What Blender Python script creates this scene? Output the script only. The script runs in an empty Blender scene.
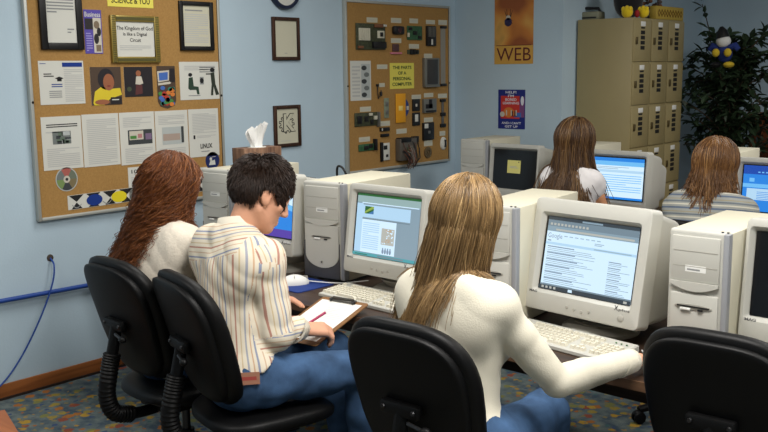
import bpy, bmesh, math, random
import numpy as np
from mathutils import Vector, Matrix, Euler
random.seed(7); rng = np.random.default_rng(7)
SC = bpy.context.scene
COL = SC.collection
PI = math.pi
def rad(a): return a * PI / 180

# ------------------------------------------------------------------ camera geometry
YAW, PITCH, ROLL, FPX, EYE = 0.72610079, 0.15806877, 0.01215365, 924.125, Vector((4.40, 0.0, 1.62))
def cam_axes():
    ca, sa, cb, sb = math.cos(YAW), math.sin(YAW), math.cos(PITCH), math.sin(PITCH)
    f = Vector((-sa * cb, ca * cb, -sb)); r = Vector((ca, sa, 0)); d = f.cross(r)
    c, s = math.cos(ROLL), math.sin(ROLL)
    return c * r + s * d, -s * r + c * d, f
CR, CD, CF = cam_axes()
def ray(px, py): return CR * ((px - 384) / FPX) + CD * ((py - 216) / FPX) + CF
def onx(px, py, X): d = ray(px, py); return EYE + d * ((X - EYE.x) / d.x)
def ony(px, py, Y): d = ray(px, py); return EYE + d * ((Y - EYE.y) / d.y)
def onz(px, py, Z): d = ray(px, py); return EYE + d * ((Z - EYE.z) / d.z)

# ------------------------------------------------------------------ materials
MATS = {}
def lin(c):
    return tuple(((x / 255) / 12.92 if x / 255 <= 0.04045 else ((x / 255 + 0.055) / 1.055) ** 2.4) for x in c)
def M(name, col, rough=0.6, spec=0.4, metal=0.0, noise=0.0, nscale=8.0, bump=0.0, bscale=60.0, coat=0.0, sheen=0.0):
    """procedural surface; col in sRGB 0-255"""
    if name in MATS: return MATS[name]
    m = bpy.data.materials.new(name); m.use_nodes = True
    nt = m.node_tree; b = nt.nodes['Principled BSDF']
    c = lin(col)
    b.inputs['Base Color'].default_value = (*c, 1)
    b.inputs['Roughness'].default_value = rough
    b.inputs['Specular IOR Level'].default_value = spec
    b.inputs['Metallic'].default_value = metal
    b.inputs['Coat Weight'].default_value = coat
    b.inputs['Sheen Weight'].default_value = sheen
    tc = nt.nodes.new('ShaderNodeTexCoord')
    if noise > 0:
        n = nt.nodes.new('ShaderNodeTexNoise'); n.inputs['Scale'].default_value = nscale; n.inputs['Detail'].default_value = 5
        nt.links.new(tc.outputs['Object'], n.inputs['Vector'])
        r = nt.nodes.new('ShaderNodeValToRGB')
        r.color_ramp.elements[0].position = 0.3; r.color_ramp.elements[1].position = 0.7
        r.color_ramp.elements[0].color = (*[x * (1 - noise) for x in c], 1)
        r.color_ramp.elements[1].color = (*[min(1, x * (1 + noise)) for x in c], 1)
        nt.links.new(n.outputs['Fac'], r.inputs['Fac']); nt.links.new(r.outputs['Color'], b.inputs['Base Color'])
    if bump > 0:
        n2 = nt.nodes.new('ShaderNodeTexNoise'); n2.inputs['Scale'].default_value = bscale; n2.inputs['Detail'].default_value = 3
        nt.links.new(tc.outputs['Object'], n2.inputs['Vector'])
        bp = nt.nodes.new('ShaderNodeBump'); bp.inputs['Strength'].default_value = bump; bp.inputs['Distance'].default_value = 0.01
        nt.links.new(n2.outputs['Fac'], bp.inputs['Height']); nt.links.new(bp.outputs['Normal'], b.inputs['Normal'])
    MATS[name] = m
    return m
def EM(name, col, strength=1.0):
    if name in MATS: return MATS[name]
    m = bpy.data.materials.new(name); m.use_nodes = True
    nt = m.node_tree; b = nt.nodes['Principled BSDF']
    b.inputs['Base Color'].default_value = (0.01, 0.01, 0.012, 1)
    b.inputs['Roughness'].default_value = 0.25
    b.inputs['Emission Color'].default_value = (*lin(col), 1)
    b.inputs['Emission Strength'].default_value = strength
    MATS[name] = m
    return m
def wood(name, c1, c2, scale=6.0, axis='X', rough=0.5):
    if name in MATS: return MATS[name]
    m = bpy.data.materials.new(name); m.use_nodes = True
    nt = m.node_tree; b = nt.nodes['Principled BSDF']; b.inputs['Roughness'].default_value = rough
    b.inputs['Specular IOR Level'].default_value = 0.3
    tc = nt.nodes.new('ShaderNodeTexCoord'); mp = nt.nodes.new('ShaderNodeMapping')
    sc = {'X': (0.08, 1, 1), 'Y': (1, 0.08, 1), 'Z': (1, 1, 0.08)}[axis]
    mp.inputs['Scale'].default_value = [s * scale for s in sc]
    n = nt.nodes.new('ShaderNodeTexNoise'); n.inputs['Scale'].default_value = 5; n.inputs['Detail'].default_value = 6; n.inputs['Distortion'].default_value = 0.6
    r = nt.nodes.new('ShaderNodeValToRGB')
    r.color_ramp.elements[0].position = 0.35; r.color_ramp.elements[1].position = 0.65
    r.color_ramp.elements[0].color = (*lin(c1), 1); r.color_ramp.elements[1].color = (*lin(c2), 1)
    nt.links.new(tc.outputs['Object'], mp.inputs['Vector']); nt.links.new(mp.outputs['Vector'], n.inputs['Vector'])
    nt.links.new(n.outputs['Fac'], r.inputs['Fac']); nt.links.new(r.outputs['Color'], b.inputs['Base Color'])
    MATS[name] = m
    return m
def hairmat(name, cols, rough=0.42):
    m = bpy.data.materials.new(name); m.use_nodes = True
    nt = m.node_tree; b = nt.nodes['Principled BSDF']; b.inputs['Roughness'].default_value = rough
    b.inputs['Specular IOR Level'].default_value = 0.35
    g = nt.nodes.new('ShaderNodeNewGeometry'); r = nt.nodes.new('ShaderNodeValToRGB')
    cr = r.color_ramp
    for i, c in enumerate(cols):
        p = i / (len(cols) - 1)
        e = cr.elements[i] if i < 2 else cr.elements.new(p)
        e.position = p; e.color = (*lin(c), 1)
    la = nt.nodes.new('ShaderNodeAttribute'); la.attribute_name = 'lock'; mm = nt.nodes.new('ShaderNodeMix'); mm.inputs['Factor'].default_value = 0.42
    nt.links.new(la.outputs['Fac'], mm.inputs['A']); nt.links.new(g.outputs['Random Per Island'], mm.inputs['B'])
    nt.links.new(mm.outputs['Result'], r.inputs['Fac']); nt.links.new(r.outputs['Color'], b.inputs['Base Color'])
    return m

# ------------------------------------------------------------------ mesh builder
def basis(n):
    n = Vector(n).normalized()
    a = Vector((0, 0, 1)) if abs(n.z) < 0.9 else Vector((1, 0, 0))
    u = a.cross(n).normalized(); return u, n.cross(u)
WORLD = {}
def wloc(o): return WORLD.get(o.name, Vector((0, 0, 0)))
TXT = {}
def glyphs(s, bold=0.0):
    key = (s, bold)
    if key not in TXT:
        cu = bpy.data.curves.new('lettering', 'FONT'); cu.body = s; cu.resolution_u = 3; cu.offset = bold
        ob = bpy.data.objects.new('lettering', cu)
        me = ob.to_mesh()
        v = np.array([tuple(x.co) for x in me.vertices]) if len(me.vertices) else np.zeros((0, 3))
        f = [tuple(p.vertices) for p in me.polygons]
        ob.to_mesh_clear(); bpy.data.objects.remove(ob); bpy.data.curves.remove(cu)
        if len(v):
            lo, hi = v.min(0), v.max(0)
            v = (v[:, :2] - lo[:2]) / np.maximum(hi[:2] - lo[:2], 1e-6)
        TXT[key] = (v, f)
    return TXT[key]

class MB:
    def __init__(s): s.v = []; s.f = []; s.mi = []; s.mats = []
    def m(s, mat):
        if mat not in s.mats: s.mats.append(mat)
        return s.mats.index(mat)
    def add(s, vs, fs, mat):
        o = len(s.v); k = s.m(mat)
        s.v.extend([tuple(x) for x in vs]); s.f.extend([tuple(i + o for i in f) for f in fs]); s.mi.extend([k] * len(fs))
    def addbm(s, bm, mat, X=None):
        bm.verts.index_update()
        vs = [(X @ v.co if X is not None else v.co.copy()) for v in bm.verts]
        s.add(vs, [[v.index for v in f.verts] for f in bm.faces], mat); bm.free()
    def box(s, c, size, mat, bev=0.0, seg=2, rot=None):
        bm = bmesh.new(); bmesh.ops.create_cube(bm, size=1.0)
        for v in bm.verts: v.co = Vector((v.co.x * size[0], v.co.y * size[1], v.co.z * size[2]))
        if bev > 0:
            bmesh.ops.bevel(bm, geom=bm.edges[:], offset=min(bev, 0.49 * min(size)), segments=seg, profile=0.5, affect='EDGES')
        X = Matrix.Translation(Vector(c))
        if rot is not None: X = X @ rot.to_4x4()
        s.addbm(bm, mat, X)
    def bx(s, lo, hi, mat, bev=0.0, seg=2):
        lo, hi = Vector(lo), Vector(hi); s.box((lo + hi) / 2, hi - lo, mat, bev, seg)
    def tube(s, pts, r, mat, seg=10, caps=True):
        pts = [Vector(p) for p in pts]; n = len(pts)
        rs = list(r) if hasattr(r, '__len__') else [r] * n
        T = [(pts[min(i + 1, n - 1)] - pts[max(i - 1, 0)]).normalized() for i in range(n)]
        u, w = basis(T[0]); vs = []; fs = []
        for i in range(n):
            if i:
                u = (u - T[i] * u.dot(T[i])).normalized(); w = T[i].cross(u)
            for k in range(seg):
                a = 2 * PI * k / seg; vs.append(pts[i] + (u * math.cos(a) + w * math.sin(a)) * rs[i])
        for i in range(n - 1):
            for k in range(seg):
                k2 = (k + 1) % seg; fs.append((i * seg + k, i * seg + k2, (i + 1) * seg + k2, (i + 1) * seg + k))
        if caps:
            fs.append(tuple(reversed(range(seg)))); fs.append(tuple((n - 1) * seg + k for k in range(seg)))
        s.add(vs, fs, mat)
    def cyl(s, a, b, r, mat, seg=20, r2=None): s.tube([a, b], [r, r if r2 is None else r2], mat, seg)
    def lathe(s, prof, c, axis, mat, seg=24):
        """prof: list of (radius, height) along axis from c"""
        u, w = basis(axis); ax = Vector(axis).normalized(); c = Vector(c); vs = []; fs = []
        for r, h in prof:
            for k in range(seg):
                a = 2 * PI * k / seg; vs.append(c + ax * h + (u * math.cos(a) + w * math.sin(a)) * r)
        n = len(prof)
        for i in range(n - 1):
            for k in range(seg):
                k2 = (k + 1) % seg; fs.append((i * seg + k, i * seg + k2, (i + 1) * seg + k2, (i + 1) * seg + k))
        fs.append(tuple(reversed(range(seg)))); fs.append(tuple((n - 1) * seg + k for k in range(seg)))
        s.add(vs, fs, mat)
    def ellip(s, c, r, mat, seg=16, rings=10, rot=None):
        vs = []; fs = []; c = Vector(c)
        for i in range(rings + 1):
            th = PI * i / rings
            for k in range(seg):
                a = 2 * PI * k / seg
                p = Vector((r[0] * math.sin(th) * math.cos(a), r[1] * math.sin(th) * math.sin(a), -r[2] * math.cos(th)))
                vs.append(c + (rot @ p if rot is not None else p))
        for i in range(rings):
            for k in range(seg):
                k2 = (k + 1) % seg; fs.append((i * seg + k, i * seg + k2, (i + 1) * seg + k2, (i + 1) * seg + k))
        s.add(vs, fs, mat)
    def loft(s, rings, mat, cap0=True, cap1=True):
        n = len(rings[0]); vs = [p for r in rings for p in r]; fs = []
        for i in range(len(rings) - 1):
            for k in range(n):
                k2 = (k + 1) % n; fs.append((i * n + k, i * n + k2, (i + 1) * n + k2, (i + 1) * n + k))
        if cap0: fs.append(tuple(reversed(range(n))))
        if cap1: fs.append(tuple((len(rings) - 1) * n + k for k in range(n)))
        s.add(vs, fs, mat)
    def prism(s, poly, O, U, V, N, t, mat):
        """2D outline (ccw in U,V) pushed out by t along N from O"""
        O, U, V, N = Vector(O), Vector(U), Vector(V), Vector(N)
        a = [O + U * x + V * y for x, y in poly]; b = [p + N * t for p in a]; n = len(a)
        fs = [tuple(reversed(range(n))), tuple(range(n, 2 * n))]
        fs += [(k, (k + 1) % n, n + (k + 1) % n, n + k) for k in range(n)]
        s.add(a + b, fs, mat)
    def pad(s, c, w, h, t, mat, e=0.5, ep=0.45, seg=48, rings=16, fn=None):
        """cushion in the XZ plane, thickness along Y; fn bends the points"""
        sg = lambda v, p: math.copysign(abs(v) ** p, v)
        c = Vector(c); vs = []; fs = []
        for i in range(rings + 1):
            ph = -PI / 2 + PI * i / rings
            sc, y = sg(math.cos(ph), ep), sg(math.sin(ph), ep) * t / 2
            for k in range(seg):
                a = 2 * PI * k / seg
                p = Vector((w / 2 * sc * sg(math.cos(a), e), y, h / 2 * sc * sg(math.sin(a), e)))
                if fn: p = fn(p)
                vs.append(c + p)
        for i in range(rings):
            for k in range(seg):
                k2 = (k + 1) % seg; fs.append((i * seg + k, (i + 1) * seg + k, (i + 1) * seg + k2, i * seg + k2))
        s.add(vs, fs, mat)
    def xform(s, X, start=0):
        for i in range(start, len(s.v)): s.v[i] = tuple(X @ Vector(s.v[i]))
    def build(s, name, parent=None, smooth=True, angle=38):
        me = bpy.data.meshes.new(name); o = bpy.data.objects.new(name, me); COL.objects.link(o)
        off = wloc(parent) if parent is not None else Vector((0, 0, 0))
        me.from_pydata([tuple(Vector(p) - off) for p in s.v], [], s.f)
        for m in s.mats: me.materials.append(m)
        me.polygons.foreach_set('material_index', s.mi)
        bm = bmesh.new(); bm.from_mesh(me); bmesh.ops.remove_doubles(bm, verts=bm.verts, dist=1e-6)
        bmesh.ops.recalc_face_normals(bm, faces=bm.faces); bm.to_mesh(me); bm.free()
        if smooth:
            me.shade_smooth(); me.set_sharp_from_angle(angle=rad(angle))
        if parent is not None: o.parent = parent
        WORLD[o.name] = off.copy()
        return o

class Flat(MB):
    """flat printed graphics on a rectangle: O lower-left, R right, U up, N out, w x h metres; drawn in 0..1 units"""
    def __init__(s, O, R, U, N, w, h, lift=0.0004):
        super().__init__(); s.O, s.R, s.U, s.N = Vector(O), Vector(R), Vector(U), Vector(N); s.w, s.h, s.lift = w, h, lift
    def P(s, x, y, l): return s.O + s.R * (x * s.w) + s.U * (y * s.h) + s.N * (s.lift * l)
    def poly(s, pts, mat, l=1): s.add([s.P(x, y, l) for x, y in pts], [tuple(range(len(pts)))], mat)
    def rect(s, x0, y0, x1, y1, mat, l=1): s.poly([(x0, y0), (x1, y0), (x1, y1), (x0, y1)], mat, l)
    def disc(s, x, y, rx, ry, mat, l=1, seg=24, a0=0, a1=360):
        s.poly([(x + rx * math.cos(rad(a0 + (a1 - a0) * k / seg)), y + ry * math.sin(rad(a0 + (a1 - a0) * k / seg))) for k in range(seg if a1 - a0 == 360 else seg + 1)], mat, l)
    def text(s, t, x0, y0, x1, y1, mat, l=2, bold=0.012):
        v, f = glyphs(t, bold)
        s.add([s.P(x0 + a * (x1 - x0), y0 + b * (y1 - y0), l) for a, b in v], f, mat)
    def lines(s, x0, y0, x1, y1, n, mat, l=2, fill=0.45, seed=1):
        r = random.Random(seed); dy = (y1 - y0) / n
        for i in range(n):
            y = y1 - dy * (i + 1); e = x1 if (r.random() > 0.2) else x0 + (x1 - x0) * r.uniform(0.35, 0.85)
            s.rect(x0, y, e, y + dy * fill, mat, l)
    def sheet(s, t, mat):
        n = [s.P(0, 0, 0), s.P(1, 0, 0), s.P(1, 1, 0), s.P(0, 1, 0)]; b = [p - s.N * t for p in n]
        s.add(b + n, [(3, 2, 1, 0), (4, 5, 6, 7), (0, 1, 5, 4), (1, 2, 6, 5), (2, 3, 7, 6), (3, 0, 4, 7)], mat)

def rrect(w, h, r, n=6):
    """rounded rectangle outline, ccw"""
    out = []
    for cx, cy, a0 in ((w / 2 - r, h / 2 - r, 0), (-w / 2 + r, h / 2 - r, 90), (-w / 2 + r, -h / 2 + r, 180), (w / 2 - r, -h / 2 + r, 270)):
        for k in range(n + 1):
            a = rad(a0 + 90 * k / n); out.append((cx + r * math.cos(a), cy + r * math.sin(a)))
    return out

def thing(name, label, cat, loc=(0, 0, 0), group=None):
    o = bpy.data.objects.new(name, None); COL.objects.link(o); o.location = loc
    o.empty_display_size = 0.1
    WORLD[o.name] = Vector(loc); return tag(o, label, cat, group)
def tag(o, label, cat, group=None):
    o['label'] = label; o['category'] = cat
    if group: o['group'] = group
    return o
def struct(o): o['kind'] = 'structure'; return o
def dup(root, label, loc, rz=None, group=None):
    r = root.copy(); COL.objects.link(r); r.location = loc
    if rz is not None: r.rotation_euler = (0, 0, rz)
    r['label'] = label
    if group: r['group'] = group
    for ch in list(root.children):
        c = ch.copy(); COL.objects.link(c); c.parent = r
        for g in list(ch.children):
            d = g.copy(); COL.objects.link(d); d.parent = c
    return r
X3, Y3, Z3 = Vector((1, 0, 0)), Vector((0, 1, 0)), Vector((0, 0, 1))
# ------------------------------------------------------------------ setting
def paint(name, col):
    return M(name, col, rough=0.75, spec=0.25, noise=0.03, nscale=2.0, bump=0.06, bscale=90)
WALL = paint('pale blue wall paint', (180, 200, 213))
CEIL = M('ceiling white', (225, 224, 218), 0.9)
BASEW = wood('honey oak trim', (120, 68, 34), (152, 92, 48), 5, 'Y')
WAINS = wood('dark walnut boards', (104, 56, 30), (136, 78, 42), 6, 'Z')
def carpet():
    m = bpy.data.materials.new('flowered blue grey carpet'); m.use_nodes = True
    nt = m.node_tree; b = nt.nodes['Principled BSDF']; b.inputs['Roughness'].default_value = 0.95
    b.inputs['Specular IOR Level'].default_value = 0.1
    tc = nt.nodes.new('ShaderNodeTexCoord')
    n = nt.nodes.new('ShaderNodeTexNoise'); n.inputs['Scale'].default_value = 14; n.inputs['Detail'].default_value = 4
    base = nt.nodes.new('ShaderNodeValToRGB')
    base.color_ramp.elements[0].position = 0.35; base.color_ramp.elements[1].position = 0.66
    base.color_ramp.elements[0].color = (*lin((66, 80, 92)), 1); base.color_ramp.elements[1].color = (*lin((110, 120, 116)), 1)
    nt.links.new(tc.outputs['Object'], n.inputs['Vector']); nt.links.new(n.outputs['Fac'], base.inputs['Fac'])
    last = base.outputs['Color']
    # distorted coordinates give the blossoms ragged outlines
    dn = nt.nodes.new('ShaderNodeTexNoise'); dn.inputs['Scale'].default_value = 38; dn.inputs['Detail'].default_value = 2
    nt.links.new(tc.outputs['Object'], dn.inputs['Vector'])
    ds = nt.nodes.new('ShaderNodeVectorMath'); ds.operation = 'SCALE'; ds.inputs['Scale'].default_value = 0.035
    nt.links.new(dn.outputs['Color'], ds.inputs[0])
    da = nt.nodes.new('ShaderNodeVectorMath'); da.operation = 'ADD'
    nt.links.new(tc.outputs['Object'], da.inputs[0]); nt.links.new(ds.outputs['Vector'], da.inputs[1])
    for k, (sc, cut, cols, off) in enumerate(((15.0, 0.40, [(170, 136, 56), (156, 100, 52), (146, 128, 62), (132, 72, 56), (120, 120, 72)], 0.0),
                                              (24.0, 0.34, [(70, 98, 100), (150, 96, 54), (124, 116, 84), (62, 78, 108), (158, 128, 64)], 3.7))):
        v = nt.nodes.new('ShaderNodeTexVoronoi'); v.inputs['Scale'].default_value = sc; v.voronoi_dimensions = '3D'
        mp = nt.nodes.new('ShaderNodeMapping'); mp.inputs['Location'].default_value = (off, off * 0.7, 0); mp.inputs['Scale'].default_value = (1, 1, 0.02)
        nt.links.new(da.outputs['Vector'], mp.inputs['Vector']); nt.links.new(mp.outputs['Vector'], v.inputs['Vector'])
        cr = nt.nodes.new('ShaderNodeValToRGB'); cr.color_ramp.interpolation = 'CONSTANT'
        for i, c in enumerate(cols):
            e = cr.color_ramp.elements[i] if i < 2 else cr.color_ramp.elements.new(i / len(cols))
            e.position = i / len(cols); e.color = (*lin(c), 1)
        sp = nt.nodes.new('ShaderNodeSeparateColor'); nt.links.new(v.outputs['Color'], sp.inputs['Color'])
        nt.links.new(sp.outputs['Red'], cr.inputs['Fac'])
        lt = nt.nodes.new('ShaderNodeMapRange'); lt.inputs['From Min'].default_value = cut; lt.inputs['From Max'].default_value = cut - 0.1
        nt.links.new(v.outputs['Distance'], lt.inputs['Value'])
        mx = nt.nodes.new('ShaderNodeMix'); mx.data_type = 'RGBA'
        nt.links.new(lt.outputs['Result'], mx.inputs['Factor']); nt.links.new(last, mx.inputs['A']); nt.links.new(cr.outputs['Color'], mx.inputs['B'])
        last = mx.outputs['Result']
    nt.links.new(last, b.inputs['Base Color'])
    n3 = nt.nodes.new('ShaderNodeTexNoise'); n3.inputs['Scale'].default_value = 260
    bp = nt.nodes.new('ShaderNodeBump'); bp.inputs['Strength'].default_value = 0.5; bp.inputs['Distance'].default_value = 0.01
    nt.links.new(tc.outputs['Object'], n3.inputs['Vector']); nt.links.new(n3.outputs['Fac'], bp.inputs['Height']); nt.links.new(bp.outputs['Normal'], b.inputs['Normal'])
    return m
CEILZ, XR, YB, YF, YW, XP = 2.75, 8.0, 8.2, -3.0, 5.806, 0.951
b = MB(); b.bx((-0.1, YF, -0.1), (XR + 0.1, YB + 0.1, 0), carpet()); struct(b.build('floor'))
b = MB(); b.bx((-0.1, YF, CEILZ), (XR + 0.1, YB + 0.1, CEILZ + 0.1), CEIL); struct(b.build('ceiling'))
b = MB(); b.bx((-0.1, YF, 0), (0, YW + 0.05, CEILZ), WALL); struct(b.build('wall_left'))
b = MB(); b.bx((-0.1, YW, 0), (XP, YB + 0.1, CEILZ), WALL); struct(b.build('wall_alcove'))
b = MB(); b.bx((XP, YB, 0), (XR + 0.1, YB + 0.1, CEILZ), WALL); struct(b.build('wall_back'))
b = MB(); b.bx((XR, YF, 0), (XR + 0.1, YB, CEILZ), WALL); struct(b.build('wall_right'))
b = MB(); b.bx((-0.1, YF - 0.1, 0), (XR + 0.1, YF, CEILZ), WALL); struct(b.build('wall_front'))
b = MB(); b.bx((0, YF, 0), (0.014, YW, 0.078), BASEW, 0.004); b.bx((0, YF, 0), (0.02, YW, 0.012), M('painted baseboard shadow', (40, 26, 18), 0.8)); struct(b.build('baseboard_left'))  # dark foot strip is solid: shade painted in as colour, no real gap
b = MB(); b.bx((0.02, YW - 0.014, 0), (XP, YW, 0.078), BASEW, 0.004); struct(b.build('baseboard_alcove'))
b = MB()
x = XP + 0.47
while x < XR - 0.05:
    b.bx((x, YB - 0.02, 0), (x + 0.115, YB, 1.16), WAINS, 0.005); x += 0.12
b.bx((XP + 0.45, YB - 0.035, 1.16), (XR, YB, 1.21), WAINS, 0.006)
struct(b.build('trim_1'))

# ------------------------------------------------------------------ boards on the left wall
CORK = M('cork', (164, 127, 76), 0.95, 0.1, noise=0.10, nscale=110, bump=0.25, bscale=240)
ALU = M('aluminium board frame', (176, 178, 172), 0.45, 0.5, metal=0.35)
PAPER = M('white paper', (206, 206, 198), 0.8, 0.2); PAPER2 = M('cream paper', (198, 195, 174), 0.8, 0.2)
INK = M('grey print', (140, 142, 142), 0.8, 0.1); INKL = M('pale grey print', (184, 185, 182), 0.8, 0.1); BLACK = M('black print', (36, 36, 38), 0.7, 0.2)
BLKF = M('black lacquer frame', (20, 19, 20), 0.4, 0.4); GOLD = M('gold moulding', (140, 122, 56), 0.4, 0.5, metal=0.4)
OLIVE = M('olive inlay', (80, 76, 36), 0.5); YEL = M('yellow card', (226, 214, 96), 0.7, 0.2); BLUEINK = M('blue print', (28, 56, 132), 0.7, 0.2)
WOODF = wood('walnut picture frame', (44, 28, 20), (70, 44, 30), 10, 'Z')
BX = 0.024   # front face of the cork
def wl(px, py, X=BX + 0.002): p = onx(px, py, X); return p.y, p.z
def board(label, tl, br):
    y0, z1 = wl(*tl); y1, z0 = wl(*br)
    t = thing('bulletin_board', label, 'bulletin board', (0, (y0 + y1) / 2, z0))
    b = MB(); b.bx((0.0, y0 + 0.01, z0 + 0.01), (BX, y1 - 0.01, z1 - 0.01), CORK); b.build('cork_panel', t)
    b = MB(); w = 0.018
    b.bx((0, y0, z0), (BX + 0.008, y0 + w, z1), ALU, 0.004); b.bx((0, y1 - w, z0), (BX + 0.008, y1, z1), ALU, 0.004)
    b.bx((0, y0 + w, z0), (BX + 0.008, y1 - w, z0 + w), ALU, 0.004); b.bx((0, y0 + w, z1 - w), (BX + 0.008, y1 - w, z1), ALU, 0.004)
    b.build('frame', t)
    for yy, zz in ((y0 + 0.012, z0 + 0.6), (y1 - 0.012, z0 + 0.6)):
        b = MB(); b.lathe([(0.007, 0), (0.005, 0.003)], (BX + 0.008, yy, zz), X3, M('dark screw', (50, 48, 46), 0.4, metal=0.8), 10); b.build('screw', t)
    return t
board('tall cork board of framed letters and printed pages left of the two pictures', (19.5, -45), (226.5, 195.8))
board('cork board covered with dismantled computer parts near the room corner', (344.5, -1), (450, 160.8))
def wflat(x0, y0, x1, y1, lift=0.0, X=None):
    """Flat on the left wall spanning a pixel rectangle"""
    X = (BX + 0.002 + lift) if X is None else X
    a, c = onx(x0, (y0 + y1) / 2, X), onx(x1, (y0 + y1) / 2, X); e, g = onx((x0 + x1) / 2, y0, X), onx((x0 + x1) / 2, y1, X)
    return Flat((X, a.y, g.z), Y3, Z3, X3, c.y - a.y, e.z - g.z)
def pinned(name, label, cat, rect, draw, base=PAPER, group=None):
    f = wflat(*rect); f.sheet(0.0018, base); draw(f); return tag(f.build(name, smooth=False), label, cat, group)
def framed(name, label, rect, frame_mat, draw, bw=0.03, mat=PAPER, X=BX, group=None, inlay=None):
    f = wflat(*rect, X=X + 0.008); O, w, h = f.O, f.w, f.h
    t = thing(name, label, 'picture frame', (X, O.y + w / 2, O.z), group)
    d = 0.018; b = MB(); x0 = X
    def bar(lo, hi, m=frame_mat): b.bx(lo, hi, m, 0.003)
    bar((x0, O.y, O.z), (x0 + d, O.y + bw, O.z + h)); bar((x0, O.y + w - bw, O.z), (x0 + d, O.y + w, O.z + h))
    bar((x0, O.y + bw, O.z), (x0 + d, O.y + w - bw, O.z + bw)); bar((x0, O.y + bw, O.z + h - bw), (x0 + d, O.y + w - bw, O.z + h))
    if inlay:
        n = 26
        for k in range(n):
            zz = O.z + h * (k + 0.3) / n
            b.bx((x0 + d, O.y + 0.006, zz), (x0 + d + 0.001, O.y + bw - 0.006, zz + h / n * 0.45), inlay); b.bx((x0 + d, O.y + w - bw + 0.006, zz), (x0 + d + 0.001, O.y + w - 0.006, zz + h / n * 0.45), inlay)
        b.bx((x0 + d, O.y + bw, O.z + 0.008), (x0 + d + 0.001, O.y + w - bw, O.z + bw - 0.008), inlay); b.bx((x0 + d, O.y + bw, O.z + h - bw + 0.008), (x0 + d + 0.001, O.y + w - bw, O.z + h - 0.008), inlay)
    b.build('frame', t)
    p = Flat((X + 0.008, O.y + bw * 0.9, O.z + bw * 0.9), Y3, Z3, X3, w - 1.8 * bw, h - 1.8 * bw); p.sheet(0.006, mat); draw(p); p.build('print', t, smooth=False)
    return t
# --- big board
def d(f):
    f.lines(0.06, 0.46, 0.92, 0.74, 6, INK, seed=3); f.lines(0.68, 0.16, 0.9, 0.25, 2, INK, seed=4)
framed('picture_frame', 'large black framed letter at the top left of the tall cork board', (38.8, -30, 81.5, 49.7), BLKF, d, 0.035)
def d(f):
    f.lines(0.1, 0.86, 0.92, 0.93, 1, INK); f.lines(0.06, 0.1, 0.92, 0.82, 14, INKL, seed=5)
framed('picture_frame', 'smaller black framed page of small print at the top right of the board', (179.5, 1.5, 213, 50.5), BLKF, d, 0.024, PAPER2)
def d(f):
    f.text('The Kingdom of God', 0.04, 0.72, 0.96, 0.86, BLACK); f.text('is like a Digital', 0.2, 0.57, 0.8, 0.69, BLACK); f.text('Circuit', 0.36, 0.43, 0.64, 0.53, BLACK)
    f.lines(0.1, 0.2, 0.9, 0.36, 3, INKL, seed=8)
framed('picture_frame', 'gold and olive framed certificate with a bold heading below the yellow sign', (110.7, 15.8, 159, 62.7), GOLD, d, 0.032, PAPER, inlay=OLIVE)
def d(f):
    f.text('SCIENCE & YOU', 0.08, 0.22, 0.92, 0.62, BLACK)
pinned('sign_card', 'yellow card reading SCIENCE & YOU at the top of the tall board', 'sign', (107.3, -9, 153, 7.2), d, YEL)
PURP = M('violet print', (82, 70, 158), 0.6); SEPIA = M('sepia photo print', (120, 104, 84), 0.6); DKP = M('dark photo print', (34, 30, 34), 0.5)
LTP = M('pale photo print', (196, 190, 176), 0.6)
def d(f):
    f.rect(0, 0, 1, 1, PURP, 1); f.text('Business', 0.06, 0.84, 0.94, 0.95, PAPER, 2); f.rect(0.05, 0.55, 0.5, 0.8, DKP, 2)
    f.rect(0.5, 0.02, 0.95, 0.82, LTP, 2); f.disc(0.7, 0.66, 0.16, 0.09, SEPIA, 3); f.disc(0.82, 0.5, 0.12, 0.1, DKP, 3); f.disc(0.66, 0.34, 0.14, 0.12, DKP, 3); f.rect(0.62, 0.05, 0.9, 0.2, SEPIA, 3)
    f.lines(0.08, 0.06, 0.42, 0.5, 8, M('pale violet print', (150, 142, 200), 0.7), 2)
pinned('bookmark_leaflet', 'narrow violet leaflet between the black framed letter and the gold certificate', 'leaflet', (84.3, 9.8, 102, 53.6), d)
def d(f):
    f.rect(0.52, 0.86, 0.97, 0.96, BLUEINK, 2); f.lines(0.55, 0.06, 0.97, 0.83, 18, INKL, seed=2)
    f.poly([(0.34, 0.6), (0.44, 0.56), (0.54, 0.6), (0.44, 0.64)], BLACK, 2); f.rect(0.39, 0.53, 0.49, 0.58, BLACK, 2)
    f.lines(0.1, 0.64, 0.32, 0.74, 2, BLACK, seed=1); f.lines(0.26, 0.4, 0.5, 0.5, 2, BLUEINK, seed=2); f.lines(0.2, 0.16, 0.48, 0.34, 4, INK, seed=6); f.lines(0.03, 0.93, 0.2, 0.96, 1, BLUEINK)
pinned('flyer', 'white flyer with a blue header and a graduation cap on the tall board', 'flyer', (39.3, 60.8, 84.3, 104.3), d)
SKINP = M('tan print', (150, 92, 62), 0.6); YELP = M('yellow shirt print', (212, 190, 44), 0.6); BRP = M('brown print', (74, 58, 46), 0.6)
def d(f):
    f.rect(0, 0, 1, 1, BRP, 1); f.disc(0.5, 0.68, 0.27, 0.28, DKP, 2); f.disc(0.58, 0.6, 0.18, 0.22, SKINP, 3); f.poly([(0.05, 0.06), (0.12, 0.36), (0.36, 0.5), (0.62, 0.42), (0.95, 0.44), (1, 0.26), (0.6, 0.16), (0.4, 0.0), (0.08, 0.0)], YELP, 2)
    f.disc(0.34, 0.08, 0.24, 0.07, SKINP, 4); f.rect(0.62, 0.02, 0.98, 0.2, DKP, 4); f.lines(0.66, 0.12, 0.96, 0.18, 1, PAPER, 5); f.disc(0.58, 0.5, 0.06, 0.02, M('lip print', (130, 50, 46), 0.6), 5)
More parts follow.
